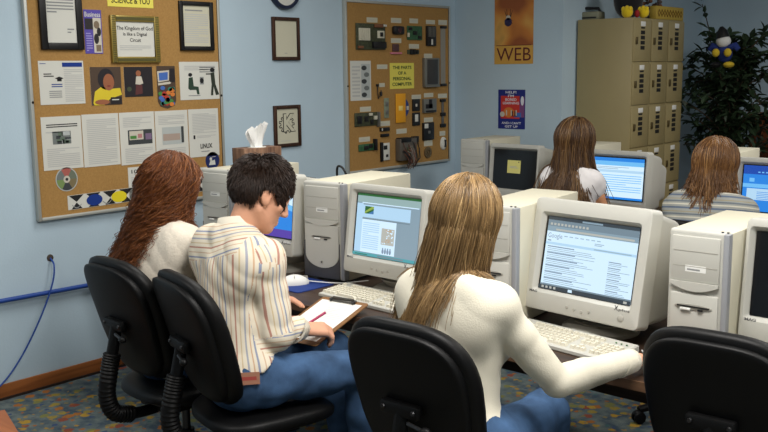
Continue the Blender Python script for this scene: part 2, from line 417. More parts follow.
pinned('photo_print', 'photograph of a child in a yellow shirt on the cork board', 'photo', (90.8, 66.9, 121.4, 105), d)
def d(f):
    f.rect(0, 0, 1, 1, DKP, 1); f.disc(0.5, 0.78, 0.09, 0.1, SKINP, 2); f.poly([(0.38, 0.42), (0.42, 0.68), (0.6, 0.68), (0.66, 0.44), (0.54, 0.4)], LTP, 2)
    f.poly([(0.36, 0.06), (0.4, 0.4), (0.62, 0.4), (0.62, 0.1)], M('wine print', (88, 46, 46), 0.6), 2); f.disc(0.16, 0.26, 0.08, 0.08, M('moss print', (66, 74, 54), 0.6), 2)
pinned('photo_print', 'dark photograph of a small figure in white beside the yellow shirt photo', 'photo', (124.3, 66.8, 152.6, 96.6), d)
COLS = [M('red print', (178, 58, 44), 0.6), M('teal print', (52, 120, 104), 0.6), M('blue print light', (66, 104, 176), 0.6), M('orange print', (206, 120, 52), 0.6), M('green print', (70, 128, 58), 0.6), LTP]
def d(f):
    f.poly([(0, 0.18), (0.12, 0.06), (0.5, 0.0), (0.88, 0.06), (1, 0.18), (1, 1), (0, 1)], BRP, 1); f.poly([(0.05, 0.62), (0.64, 0.66), (0.68, 0.9), (0.02, 0.88)], LTP, 2); f.poly([(0.12, 0.66), (0.58, 0.68), (0.6, 0.86), (0.1, 0.84)], COLS[2], 3)
    f.poly([(0.05, 0.55), (0.7, 0.58), (0.8, 0.64), (0.05, 0.6)], LTP, 2); f.rect(0.7, 0.62, 0.98, 0.94, DKP, 2)
    r = random.Random(4)
    for k in range(26): f.disc(r.uniform(0.12, 0.88), r.uniform(0.08, 0.52), 0.13, 0.05, COLS[k % 5], 3 + k % 3, 10)
f = wflat(157.3, 66, 175.6, 108.6); d(f); tag(f.build('bookmark_leaflet', smooth=False), 'colourful round ended bookmark showing a blue screen over heaped shapes', 'leaflet')
def d(f):
    f.lines(0.12, 0.78, 0.9, 0.92, 3, INKL, seed=9); f.lines(0.5, 0.72, 0.9, 0.9, 3, INK, seed=10)
    f.disc(0.26, 0.66, 0.05, 0.05, BLACK, 3); f.poly([(0.2, 0.3), (0.22, 0.58), (0.32, 0.6), (0.34, 0.36), (0.46, 0.34), (0.48, 0.14), (0.42, 0.14), (0.4, 0.26), (0.24, 0.26)], M('dark green print', (40, 62, 48), 0.6), 2); f.rect(0.2, 0.1, 0.5, 0.12, INK, 2)
    f.rect(0.5, 0.4, 0.6, 0.6, INK, 2); f.disc(0.55, 0.5, 0.05, 0.07, BLACK, 3)
    f.disc(0.83, 0.78, 0.06, 0.06, BLACK, 3); f.poly([(0.77, 0.1), (0.8, 0.4), (0.78, 0.7), (0.88, 0.72), (0.9, 0.4), (0.99, 0.12), (0.9, 0.1), (0.85, 0.34), (0.83, 0.1)], M('dark olive print', (44, 50, 40), 0.6), 2); f.rect(0.66, 0.66, 0.8, 0.69, BLACK, 2)
pinned('cartoon_print', 'white cartoon sheet with one seated and one standing figure under the right black frame', 'print', (179.8, 61.8, 219, 99.5), d)
GR = 'printed pages in a row across the tall cork board'
def photo_on(f, x0, y0, x1, y1, seed, cols):
    r = random.Random(seed); f.rect(x0, y0, x1, y1, cols[0], 2)
    for k in range(12):
        a, c = r.uniform(x0, x1 - 0.1), r.uniform(y0, y1 - 0.06); f.rect(a, c, min(x1, a + r.uniform(0.06, 0.22)), min(y1, c + r.uniform(0.03, 0.08)), cols[1 + k % (len(cols) - 1)], 3 + k % 2)
GREYS = [M('photo grey', (110, 116, 114), 0.6), M('photo dark', (58, 62, 64), 0.6), M('photo light', (176, 182, 180), 0.6), M('photo green grey', (92, 108, 94), 0.6)]
def d(f):
    f.lines(0.12, 0.8, 0.9, 0.88, 2, BLACK, seed=2); f.lines(0.1, 0.7, 0.85, 0.74, 1, INKL); photo_on(f, 0.26, 0.48, 0.72, 0.72, 3, GREYS); f.lines(0.1, 0.06, 0.92, 0.42, 10, INKL, seed=4)
pinned('printed_page', 'first page of the row, headed in bold with a grey street photo', 'page', (42.2, 116.3, 82.2, 169.3), d, group=GR)
def d(f): f.lines(0.12, 0.05, 0.92, 0.92, 24, INKL, seed=6)
pinned('printed_page', 'second page of the row, closely printed text without any picture', 'page', (82.9, 113.8, 119.4, 166), d, group=GR)
def d(f):
    f.lines(0.1, 0.72, 0.9, 0.92, 6, INKL, seed=7); f.rect(0.22, 0.38, 0.92, 0.66, GREYS[1], 2); f.rect(0.26, 0.47, 0.66, 0.64, LTP, 3); f.rect(0.28, 0.49, 0.46, 0.55, COLS[4], 4); f.rect(0.72, 0.46, 0.9, 0.58, M('mauve print', (120, 100, 128), 0.6), 3); f.rect(0.5, 0.5, 0.62, 0.58, M('pink print', (178, 120, 120), 0.6), 4); f.lines(0.12, 0.04, 0.92, 0.33, 8, INKL, seed=8)
pinned('printed_page', 'third page of the row, with a dark screenshot in its middle', 'page', (120.2, 112, 155, 164), d, group=GR)
def d(f):
    f.lines(0.1, 0.72, 0.9, 0.92, 6, INKL, seed=12); f.rect(0.2, 0.3, 0.84, 0.66, GREYS[2], 2); f.rect(0.78, 0.32, 0.86, 0.66, GREYS[1], 3); f.rect(0.22, 0.38, 0.74, 0.52, M('rose grey print', (168, 150, 138), 0.6), 3); f.lines(0.1, 0.06, 0.9, 0.24, 5, INKL, seed=13)
pinned('printed_page', 'fourth page of the row, with a pale screenshot edged dark at its right', 'page', (155.6, 110.5, 188.2, 158.5), d, group=GR)
def d(f):
    f.lines(0.12, 0.5, 0.92, 0.92, 13, INKL, seed=14); f.rect(0.14, 0.38, 0.2, 0.46, BLACK, 2); f.lines(0.26, 0.4, 0.9, 0.46, 2, INKL, seed=15); f.text('LINUX', 0.36, 0.17, 0.76, 0.27, BLACK, 2, 0.03); f.lines(0.38, 0.1, 0.74, 0.14, 1, INK)
pinned('printed_page', 'fifth page of the row, with the word LINUX near its foot', 'page', (189, 108.8, 218.7, 156.5), d, group=GR)
def disc_thing(name, label, cat, px, py, rpx, cols, hole=True, X=None):
    X = BX + 0.002 if X is None else X; c = onx(px, py, X); e = onx(px, py - rpx, X); r = e.z - c.z
    f = Flat((X, c.y, c.z), Y3, Z3, X3, r, r)
    f.lathe([(r, -0.0015), (r, 0)], (X, c.y, c.z), X3, cols[0], 40)
    for k in range(len(cols) - 1):
        a0 = k * 360 / (len(cols) - 1); f.poly([(0.3 * math.cos(rad(a0 + 360 / (len(cols) - 1) * j / 8)), 0.3 * math.sin(rad(a0 + 360 / (len(cols) - 1) * j / 8))) for j in range(8, -1, -1)] + [(0.92 * math.cos(rad(a0 + 360 / (len(cols) - 1) * j / 8)), 0.92 * math.sin(rad(a0 + 360 / (len(cols) - 1) * j / 8))) for j in range(9)], cols[k + 1], 1)
    if hole: f.disc(0, 0, 0.3, 0.3, LTP, 2); f.disc(0, 0, 0.13, 0.13, DKP, 3)
    return f, tag
f, _ = disc_thing('x', '', '', 66.8, 179.3, 12, [GREYS[2], M('grey green print', (104, 112, 96), 0.5), M('brick print', (168, 92, 84), 0.5), GREYS[0], M('lime print', (116, 140, 84), 0.5), GREYS[1], M('khaki print', (120, 108, 78), 0.5)])
tag(f.build('compact_disc', smooth=False), 'mottled compact disc pinned below the row of pages', 'disc')
f, _ = disc_thing('x', '', '', 212.6, 160.5, 8.6, [M('navy print', (28, 40, 92), 0.5)], hole=False)
f.poly([(-0.55, -0.5), (-0.3, 0.1), (0.0, 0.0), (0.3, 0.1), (0.4, -0.5)], PAPER, 2); f.disc(-0.25, 0.2, 0.18, 0.2, PAPER, 2); f.lines(-0.1, 0.4, 0.6, 0.55, 1, LTP, 2)
tag(f.build('round_badge', smooth=False), 'round navy badge with white shapes at the right edge of the board', 'badge')
def d(f):
    n = 9
    for k in range(n):
        x0, x1 = k / n, (k + 1) / n; xm = (x0 + x1) / 2
        f.poly([(x0 + 0.008, 0.98), (x1 - 0.008, 0.98), (xm, 0.5)], BLACK, 1); f.poly([(x0 + 0.02, 0.02), (x1 - 0.02, 0.02), (xm, 0.46)], BLACK, 1)
    for k, m in ((1.55, BLUEINK), (3.05, M('bright yellow print', (222, 206, 40), 0.5)), (8.0, COLS[4])):
        f.disc(k / n, 0.48, 0.053, 0.4, m, 3)
    for k in (0.5, 2.3, 4.6): f.poly([(k / n - 0.03 + 0.06 * j / 8, 0.35 - 0.22 * math.sin(PI * j / 8)) for j in range(9)] + [(k / n + 0.03 - 0.06 * j / 8, 0.28 - 0.22 * math.sin(PI * (8 - j) / 8)) for j in range(9)], INK, 3)
a, c = onx(68.4, 210.3, BX + 0.002), onx(207, 190.5, BX + 0.002); hh = onx(68.4, 195.8, BX + 0.002).z - a.z
f = Flat(a, (c - a).normalized(), Z3, X3, (c - a).length, hh); f.sheet(0.0015, PAPER); d(f)
tag(f.build('banner_strip', smooth=False), 'black and white diamond strip with blue, yellow and green balls at the board bottom', 'banner')
def d(f): f.text('10', 0.14, 0.8, 0.4, 0.92, BLACK); f.lines(0.12, 0.08, 0.9, 0.72, 10, INKL, seed=21)
pinned('notice_sheet', 'white notice half hidden behind the red haired girl, above the diamond strip', 'notice', (128.6, 166.5, 152, 198), d)
def d(f): f.text('WEC', 0.1, 0.3, 0.95, 0.75, BLUEINK, 2, 0.03); f.lines(0.1, 0.1, 0.9, 0.2, 1, INK)
pinned('notice_sheet', 'small white card with blue capitals under the navy badge', 'notice', (194.5, 167.5, 207.5, 178.5), d)
# --- pictures and clock on the wall between the boards
def d(f): f.lines(0.42, 0.1, 0.58, 0.13, 1, INK)
framed('picture_frame', 'upper small walnut framed picture on the wall below the clock', (272.2, 17.2, 299.2, 60.3), WOODF, d, 0.022, PAPER2, X=0.001)
def d(f):
    n = 11; cx, cy = 0.47, 0.55; pts = []
    for k in range(n):
        for da, rr in ((-9, 0.26), (-6, 0.35), (6, 0.35), (9, 0.26)):
            a = rad(360 * k / n + da); pts.append((cx + rr * math.cos(a), cy + rr * 0.62 * math.sin(a) * 1.15))
    for k in range(len(pts)):
        p, q = pts[k], pts[(k + 1) % len(pts)]
        dx, dy = q[0] - p[0], q[1] - p[1]; L = math.hypot(dx, dy) or 1; nx, ny = -dy / L * 0.014, dx / L * 0.014
        f.poly([(p[0] - nx, p[1] - ny), (q[0] - nx, q[1] - ny), (q[0] + nx, q[1] + ny), (p[0] + nx, p[1] + ny)], BLACK, 1)
    f.text('K', 0.30, 0.33, 0.88, 0.86, BLACK, 3, 0.055); f.text('K', 0.335, 0.35, 0.845, 0.84, PAPER2, 4, 0.03); f.lines(0.2, 0.08, 0.8, 0.11, 1, INKL)
framed('picture_frame', 'lower small walnut framed print of a gear with a letter K', (274, 105.2, 300.4, 146.8), WOODF, d, 0.022, PAPER2, X=0.001)
c = onx(285, -11.3, 0.02)
t = thing('wall_clock', 'round navy rimmed wall clock cut off by the top of the picture', 'clock', (0, c.y, c.z - 0.125))
b = MB(); b.lathe([(0.125, 0), (0.128, 0.02), (0.122, 0.034), (0.105, 0.034), (0.102, 0.022)], (0.0, c.y, c.z), X3, M('navy plastic', (22, 32, 58), 0.35), 48); b.build('rim', t)
b = MB(); b.lathe([(0.104, 0), (0.104, 0.024)], (0.0, c.y, c.z), X3, PAPER, 40); b.build('dial', t)
b = MB(); b.box((0.026, c.y + 0.02, c.z + 0.025), (0.002, 0.008, 0.08), BLACK, rot=Matrix.Rotation(rad(-40), 3, 'X')); b.box((0.027, c.y - 0.03, c.z), (0.002, 0.08, 0.006), BLACK); b.build('hands', t)

# --- computer-parts board
PCB = M('green circuit board', (50, 90, 60), 0.5, noise=0.4, nscale=70); PCBD = M('dark circuit board', (62, 66, 46), 0.5, noise=0.5, nscale=75)
CHIP = M('black chip plastic', (24, 24, 26), 0.4); TIN = M('tin plate', (128, 128, 122), 0.35, metal=0.5); SLOT = M('ivory slot plastic', (206, 202, 182), 0.6); COPPER = M('copper brown', (120, 78, 52), 0.5)
GT = 'white name tags on the computer parts board'
def tagcard(px, near):
    f = wflat(*px); f.sheet(0.001, PAPER2); f.lines(0.1, 0.25, 0.9, 0.75, 2, INKL, 1, seed=int(px[0])); tag(f.build('name_tag', smooth=False), near, 'name tag', GT)
for px, near in (((366.7, 17.5, 377.5, 22.5), 'white name tag above the large motherboard'), ((391, 18, 401.3, 23), 'white name tag above the black cooling fan'), ((409.5, 18.5, 418, 23.3), 'white name tag above the square green card'),
                 ((426, 20, 435, 24.2), 'white name tag above the tall black module'), ((438.4, 20, 447, 25), 'white name tag above the upper grey ribbon cable'), ((391, 38.2, 401.3, 43), 'white name tag between the cooling fan and the pink based chip'),
                 ((409, 44, 419, 48.6), 'white name tag below the square green card'), ((424, 53.7, 432.3, 58), 'white name tag on top of the dark metal drive'), ((377, 64.5, 387.4, 69), 'white name tag left of the yellow sign, level with its top'),
                 ((379.3, 83, 384.8, 87), 'tiny white name tag beside the thin cable'), ((411.7, 94.7, 421, 99), 'white name tag above the upper small black chip'), ((424, 93, 433.3, 97.3), 'white name tag above the square metal drive'),
                 ((438, 93.6, 447, 98), 'white name tag above the lower ribbon cable'), ((424, 117.5, 433, 122), 'white name tag above the square black drive'), ((360, 106.7, 371, 111.7), 'white name tag above the wide expansion card'),
                 ((379.7, 121, 390, 126), 'white name tag above the pair of black connectors'), ((396.4, 128.7, 406.7, 133.6), 'white name tag above the tangled power supply'), ((359, 137, 370, 141.8), 'white name tag above the lower short expansion card'),
                 ((424, 140.3, 432.5, 146), 'white name tag between the black drive and the round ring'), ((439.7, 131, 445.3, 135.7), 'white name tag above the white oval mouse shell')):
    tagcard(px, near)
def wbox(px, x0, x1): # world box from pixel rect on the board
    a, c = onx(px[0], (px[1] + px[3]) / 2, BX + 0.01), onx(px[2], (px[1] + px[3]) / 2, BX + 0.01); e, g = onx((px[0] + px[2]) / 2, px[1], BX + 0.01), onx((px[0] + px[2]) / 2, px[3], BX + 0.01)
    return (BX + x0, a.y, g.z), (BX + x1, c.y, e.z)
class Part:
    def __init__(s, name, label, cat, px):
        lo, hi = wbox(px, 0, 0); s.px = px; s.y0, s.y1, s.z0, s.z1 = lo[1], hi[1], lo[2], hi[2]
        s.t = thing(name, label, cat, (BX, (s.y0 + s.y1) / 2, s.z0))
    def b(s, name, rects, mat, x0, x1, bev=0.001):
        if len(rects) > 1 and name in ('chip', 'connector', 'capacitor', 'port_block', 'jumper_cap', 'dark_mark'):
            for q in rects: s.b(name, [q], mat, x0, x1, bev)
            return
        b = MB()
        for (u0, v0, u1, v1) in rects:
            b.bx((BX + x0, s.y0 + u0 * (s.y1 - s.y0), s.z0 + v0 * (s.z1 - s.z0)), (BX + x1, s.y0 + u1 * (s.y1 - s.y0), s.z0 + v1 * (s.z1 - s.z0)), mat, bev)
        return b.build(name, s.t)
    def at(s, u, v, x): return Vector((BX + x, s.y0 + u * (s.y1 - s.y0), s.z0 + v * (s.z1 - s.z0)))
p = Part('motherboard', 'large motherboard with ivory slots at the top left of the parts board', 'motherboard', (356, 23, 386, 49.7))
p.b('circuit_board', [(0, 0, 0.98, 0.98)], PCBD, 0.006, 0.01); p.b('expansion_slots', [(0.08 + 0.062 * k, 0.34, 0.12 + 0.062 * k, 0.8) for k in range(6)], SLOT, 0.01, 0.022)
p.b('processor_socket', [(0.7, 0.44, 0.92, 0.72)], SLOT, 0.01, 0.018); p.b('processor', [(0.77, 0.5, 0.86, 0.66)], CHIP, 0.018, 0.024); p.b('heat_sink', [(0.52, 0.06, 0.95, 0.3)], CHIP, 0.01, 0.03); p.b('port_block', [(0.6, 0.84, 0.86, 0.97), (0.05, 0.04, 0.2, 0.14)], COPPER, 0.01, 0.025); p.b('jumper_cap', [(0.9, 0.88, 0.94, 0.96), (0.96, 0.88, 1.0, 0.96)], PAPER, 0.01, 0.02)
p = Part('cooling_fan', 'small black cooling fan to the right of the motherboard', 'fan', (392.5, 26, 403, 34.5))
p.b('housing', [(0, 0, 1, 1)], CHIP, 0, 0.03, 0.012)
b = MB(); b.lathe([(0.02, 0), (0.016, 0.006)], p.at(0.5, 0.5, 0.03), X3, M('dark maroon plastic', (62, 34, 38), 0.5), 20); b.build('hub', p.t)
p = Part('processor_chip', 'small brown chip mounted on a pink strip', 'chip', (391, 44, 401.7, 54)); p.b('chip', [(0.2, 0.25, 0.78, 1)], M('brown ceramic', (84, 56, 58), 0.5), 0, 0.008); p.b('pink_base', [(0, 0, 1, 0.17)], M('pink antistatic foam', (204, 122, 138), 0.8), 0, 0.014)
p = Part('circuit_card', 'square green circuit card with a central chip, right of the cooling fan', 'circuit card', (407.5, 26, 422.5, 40)); p.b('circuit_board', [(0, 0, 1, 1)], PCB, 0.004, 0.008); p.b('chip', [(0.38, 0.36, 0.64, 0.64), (0.08, 0.7, 0.3, 0.9), (0.7, 0.1, 0.9, 0.3)], CHIP, 0.008, 0.014); p.b('edge_contacts', [(0.0, 0.2, 0.08, 0.5)], SLOT, 0.008, 0.02)
p = Part('memory_module', 'short black module beneath the square green card', 'memory', (408, 49.2, 419.7, 54.7)); p.b('circuit_board', [(0, 0.1, 1, 0.9)], PCBD, 0, 0.005); p.b('chip', [(0.2, 0.05, 0.4, 1), (0.46, 0.05, 0.66, 1), (0.74, 0.2, 0.9, 0.85)], CHIP, 0.005, 0.012)
p = Part('processor_cartridge', 'tall black cartridge with a white mark at the upper right', 'processor', (426, 26, 436, 46)); p.b('casing', [(0.05, 0, 0.95, 1)], CHIP, 0, 0.02, 0.004); p.b('white_mark', [(0.42, 0.06, 0.58, 0.34)], PAPER, 0.02, 0.022); p.b('fins', [(0.15 + 0.14 * k, 0.45, 0.2 + 0.14 * k, 0.95) for k in range(5)], TIN, 0.02, 0.026)
p = Part('ribbon_cable', 'long grey ribbon cable hanging down the right edge of the parts board', 'cable', (441, 26, 446.5, 86)); p.b('ribbon', [(0.06 + 0.175 * k, 0.02, 0.2 + 0.175 * k, 0.98) for k in range(5)], M('grey ribbon', (150, 146, 136), 0.6), 0.002, 0.005); p.b('connector', [(0, 0.96, 1, 1), (0, 0, 1, 0.04)], CHIP, 0, 0.014)
p = Part('ribbon_cable', 'short dark cable with plugs below the long grey ribbon', 'cable', (440.5, 99, 446, 127)); p.b('ribbon', [(0.3, 0.05, 0.7, 0.95)], M('dark grey ribbon', (96, 94, 90), 0.6), 0.002, 0.006); p.b('connector', [(0.05, 0.0, 0.95, 0.12), (0.1, 0.4, 0.9, 0.52), (0.05, 0.9, 0.95, 1)], CHIP, 0, 0.014)
def d(f):
    f.rect(0.52, 0.06, 0.95, 0.92, GREYS[2], 1)
    for k in range(5): f.disc(0.66 + 0.12 * (k % 2), 0.82 - 0.17 * k, 0.13, 0.06, GREYS[1] if k % 2 == 0 else GREYS[0], 2)
    f.lines(0.08, 0.1, 0.46, 0.92, 9, INKL, seed=30)
pinned('diagram_sheet', 'white sheet with a grey column of drawings below the motherboard', 'sheet', (350.4, 60.8, 371, 100.5), d)
def d(f):
    g = M('dark green print on yellow', (40, 70, 36), 0.7)
    for k, s in enumerate(('THE PARTS', 'OF A', 'PERSONAL', 'COMPUTER')):
        w = (0.78, 0.34, 0.76, 0.82)[k]; y = 0.76 - 0.215 * k; f.text(s, 0.5 - w / 2, y, 0.5 + w / 2, y + 0.13, g, 2, 0.025)
pinned('sign_card', 'yellow card reading THE PARTS OF A PERSONAL COMPUTER', 'sign', (390, 63, 414, 88.7), d, YEL)
p = Part('hard_drive', 'tall dark grey metal drive to the right of the yellow sign', 'drive', (423.3, 58, 438, 87)); p.b('casing', [(0, 0.02, 1, 1)], TIN, 0, 0.026, 0.003); p.b('cover_plate', [(0.16, 0.1, 0.86, 0.95)], M('dark drive cover', (58, 58, 58), 0.45), 0.026, 0.03); p.b('edge_rail', [(0.02, 0.0, 0.98, 0.06)], TIN, 0.0, 0.034)
p = Part('jumper_cable', 'thin dark jumper cable left of the yellow sign', 'cable', (376.7, 84, 382.5, 100)); b = MB(); b.tube([p.at(0.2, 1, 0.006), p.at(0.15, 0.5, 0.012), p.at(0.3, 0.1, 0.008), p.at(0.7, 0.3, 0.012), p.at(0.85, 0.6, 0.006)], 0.004, CHIP, 6); b.build('wire', p.t); p.b('connector', [(0.05, 0.85, 0.4, 1), (0.65, 0.25, 0.95, 0.5)], CHIP, 0, 0.012)
p = Part('memory_module', 'upright pale module left of the orange software sleeve', 'memory', (384.3, 98, 389.7, 118)); p.b('circuit_board', [(0.1, 0, 0.95, 1)], M('pale green board', (128, 136, 116), 0.6), 0, 0.006); p.b('chip', [(0.3, 0.2, 0.75, 0.4), (0.3, 0.6, 0.75, 0.82)], TIN, 0.006, 0.012)
p = Part('disc_sleeve', 'orange software sleeve with a blue disc peeking out', 'disc sleeve', (396, 93.5, 409.5, 122.5)); p.b('sleeve', [(0, 0, 0.72, 1)], M('orange card', (228, 158, 28), 0.6), 0.006, 0.01)
b = MB(); r = min((p.z1 - p.z0), (p.y1 - p.y0)) * 0.47; cc = p.at(0.54, 0.5, 0.003); b.lathe([(r, 0), (r, 0.002)], (cc.x, cc.y, cc.z), X3, M('blue disc label', (34, 62, 120), 0.35), 40); b.build('disc', p.t)
# keep the disc inside the sleeve width on its left side
p.b('printed_mark', [(0.2, 0.42, 0.5, 0.58)], M('pale yellow print', (240, 212, 120), 0.6), 0.01, 0.0106); p.b('disc_hub', [(0.82, 0.42, 0.98, 0.56)], LTP, 0.005, 0.0058)
p = Part('small_chip', 'upper small black chip with a pale mark, beside the orange sleeve', 'chip', (413, 99, 420, 111)); p.b('casing', [(0, 0, 1, 1)], CHIP, 0, 0.01); p.b('pale_mark', [(0.36, 0.36, 0.62, 0.6)], LTP, 0.01, 0.011)
p = Part('small_chip', 'lower small black chip with a white square label', 'chip', (413, 112.5, 420.2, 125.5)); p.b('casing', [(0, 0, 1, 1)], CHIP, 0, 0.01); p.b('white_label', [(0.28, 0.3, 0.72, 0.85)], PAPER, 0.01, 0.011)
p = Part('disk_drive', 'square metal drive with a dark cutout, right of the small black chips', 'drive', (423, 98.7, 435.3, 112.5)); p.b('casing', [(0, 0, 1, 1)], TIN, 0, 0.024, 0.002); p.b('dark_recess', [(0.1, 0.3, 0.66, 0.62), (0.36, 0.3, 0.62, 0.95), (0.1, 0.03, 0.95, 0.16)], CHIP, 0.024, 0.026)
p = Part('disk_drive', 'square black drive with a white corner label', 'drive', (423, 122.5, 433.3, 139.7)); p.b('casing', [(0, 0, 1, 1)], CHIP, 0, 0.02, 0.002); p.b('white_label', [(0.06, 0.68, 0.42, 0.94)], PAPER, 0.02, 0.021); p.b('spindle', [(0.4, 0.36, 0.6, 0.52)], TIN, 0.02, 0.023)
p = Part('expansion_card', 'wide dark expansion card at the left of the parts board', 'expansion card', (355, 112.5, 379, 127.5)); p.b('circuit_board', [(0, 0.1, 0.94, 1)], PCBD, 0.004, 0.008); p.b('bracket', [(0.94, 0, 0.98, 1)], TIN, 0, 0.03); p.b('chip', [(0.1, 0.3, 0.28, 0.8), (0.4, 0.4, 0.55, 0.75), (0.64, 0.2, 0.76, 0.5)], CHIP, 0.008, 0.014); p.b('capacitor', [(0.58, 0.78, 0.68, 0.95), (0.78, 0.5, 0.88, 0.75)], SLOT, 0.008, 0.024)
p = Part('expansion_card', 'short green expansion card at the lower left of the parts board', 'expansion card', (359, 139.5, 376, 152)); p.b('circuit_board', [(0, 0.1, 0.9, 0.65)], PCB, 0.004, 0.008); p.b('bracket', [(0.88, 0.08, 0.98, 1)], CHIP, 0, 0.03); p.b('chip', [(0.3, 0.2, 0.55, 0.5), (0.6, 0.3, 0.8, 0.6)], CHIP, 0.008, 0.014)
p = Part('connector_pair', 'two black connectors one above the other, left of the power supply', 'connector', (380.5, 127.5, 389.5, 137)); p.b('upper_plug', [(0, 0.62, 1, 1)], CHIP, 0, 0.014); p.b('lower_plug', [(0.08, 0.04, 0.94, 0.34)], CHIP, 0, 0.014); p.b('white_pin', [(0.1, 0.68, 0.2, 0.94)], PAPER, 0.014, 0.016)
p = Part('modem_card', 'black and white card standing upright below the connectors', 'card', (381, 142, 390, 161)); p.b('black_rail', [(0, 0, 0.22, 1)], CHIP, 0, 0.016); p.b('white_face', [(0.22, 0.04, 0.98, 0.94)], PAPER, 0, 0.01); p.b('dark_mark', [(0.3, 0.6, 0.7, 0.82), (0.55, 0.2, 0.8, 0.34)], CHIP, 0.01, 0.012)
p = Part('power_supply', 'open power supply with a tangle of wires hanging below the board edge', 'power supply', (396, 137, 417.5, 169)); p.b('casing', [(0.02, 0.3, 0.78, 0.97)], M('dull steel casing', (104, 98, 90), 0.45, metal=0.4), 0, 0.05, 0.004); p.b('fan_plate', [(0.06, 0.86, 0.5, 1.0)], CHIP, 0.0, 0.055); p.b('plug', [(0.74, 0.82, 0.98, 1)], CHIP, 0, 0.03); p.b('circuit', [(0.3, 0.4, 0.62, 0.7)], PCBD, 0.05, 0.056)
rr = random.Random(11); wm = [M('brown wire', (92, 62, 50), 0.5), M('black wire', (40, 36, 36), 0.5), M('rust wire', (132, 84, 66), 0.5), M('grey wire', (130, 124, 116), 0.5)]
b = MB()
for k in range(22):
    u = rr.uniform(0.1, 0.7); a = [p.at(u, rr.uniform(0.5, 0.9), 0.05), p.at(u + rr.uniform(-0.1, 0.3), rr.uniform(0.35, 0.6), 0.07 + rr.uniform(0, 0.03)), p.at(rr.uniform(0.25, 0.8), rr.uniform(0.1, 0.3), 0.06 + rr.uniform(0, 0.03)), p.at(rr.uniform(0.25, 0.7), rr.uniform(0.0, 0.14), 0.05)]
    q = [a[0].lerp(a[1], s).lerp(a[1].lerp(a[2], s), s).lerp(a[1].lerp(a[2], s).lerp(a[2].lerp(a[3], s), s), s) for s in [i / 8 for i in range(9)]]
    b.tube(q, 0.003, wm[k % 4], 5)
for s in (0.0, 0.06): b.tube([p.at(0.86 + s, 0.86, 0.03), p.at(1.0 - s * 0.3, 0.6, 0.03), p.at(0.98 - s, 0.32, 0.04), p.at(0.7, 0.16, 0.05)], 0.003, wm[1], 5)
b.build('wires', p.t)
p = Part('metal_ring', 'small round metal ring under a name tag near the lower right of the parts board', 'ring', (424.7, 146.7, 432.2, 158)); b = MB(); r = (p.z1 - p.z0) / 2; b.lathe([(r, 0), (r, 0.008), (r * 0.5, 0.01), (r * 0.45, 0.004), (r * 0.2, 0.004), (r * 0.18, 0.01)], p.at(0.5, 0.5, 0), X3, M('bronze ring', (118, 100, 72), 0.4, metal=0.5), 28); b.build('ring', p.t)
p = Part('mouse_shell', 'white oval mouse shell with a black centre at the right edge of the parts board', 'mouse', (441, 136.7, 447, 150)); b = MB(); c = p.at(0.5, 0.5, 0); b.ellip((c.x + 0.002, c.y, c.z), (0.02, (p.y1 - p.y0) / 2, (p.z1 - p.z0) / 2), PAPER); b.build('shell', p.t); p.b('black_centre', [(0.4, 0.22, 0.72, 0.78)], CHIP, 0.012, 0.0225, 0.003)

# ------------------------------------------------------------------ posters on the alcove wall
def yflat(x0, y0, x1, y1, Y):
    ym, xm = (y0 + y1) / 2, (x0 + x1) / 2; a, c, e, g = ony(x0, ym, Y), ony(x1, ym, Y), ony(xm, y0, Y), ony(xm, y1, Y)
    return Flat((a.x, Y, g.z), X3, Z3, -Y3, c.x - a.x, e.z - g.z)
def ramp_mat(name, stops, scale, noise_mix=0.5):
    m = bpy.data.materials.new(name); m.use_nodes = True; nt = m.node_tree; b = nt.nodes['Principled BSDF']; b.inputs['Roughness'].default_value = 0.55
    tc = nt.nodes.new('ShaderNodeTexCoord'); n = nt.nodes.new('ShaderNodeTexNoise'); n.inputs['Scale'].default_value = scale; n.inputs['Detail'].default_value = 2
    r = nt.nodes.new('ShaderNodeValToRGB')
    for i, (p, c) in enumerate(stops):
        e = r.color_ramp.elements[i] if i < 2 else r.color_ramp.elements.new(p)
        e.position = p; e.color = (*lin(c), 1)
    nt.links.new(tc.outputs['Object'], n.inputs['Vector']); nt.links.new(n.outputs['Fac'], r.inputs['Fac']); nt.links.new(r.outputs['Color'], b.inputs['Base Color'])
    return m
WEBM = ramp_mat('amber poster print', [(0.32, (150, 82, 40)), (0.44, (196, 122, 52)), (0.56, (212, 158, 78)), (0.68, (128, 116, 62))], 3.2)
f = yflat(494.6, -16, 533.4, 64, YW - 0.003); f.sheet(0.002, WEBM)
mar = M('maroon print', (92, 30, 34), 0.6); amb = M('ochre print', (206, 158, 72), 0.6)
f.rect(0, 0, 1, 0.235, amb, 1); f.rect(0.04, 0.232, 0.96, 0.24, mar, 2)
f.text('WEB', 0.06, 0.04, 0.95, 0.205, mar, 2, 0.0)
f.disc(0.36, 0.53, 0.095, 0.055, M('spider body print', (44, 40, 78), 0.6), 3); f.disc(0.36, 0.585, 0.06, 0.03, LTP, 3)
for s in (-1, 1):
    for dx, dy in ((0.1, 0.11), (0.05, 0.13), (0.12, -0.02), (0.1, -0.06)):
        f.poly([(0.36 + s * 0.03, 0.565), (0.36 + s * dx, 0.565 + dy), (0.36 + s * dx + 0.012, 0.565 + dy), (0.36 + s * 0.03 + 0.022, 0.565)], DKP, 2)
tag(f.build('wall_poster', smooth=False), 'amber poster of a spider with the word WEB', 'poster')
f = yflat(498.2, 89.6, 525, 128.9, YW - 0.003); navy = M('navy poster print', (26, 40, 120), 0.55); f.sheet(0.002, navy)
red = M('red poster print', (196, 52, 46), 0.55); wht = M('white poster print', (222, 222, 232), 0.55)
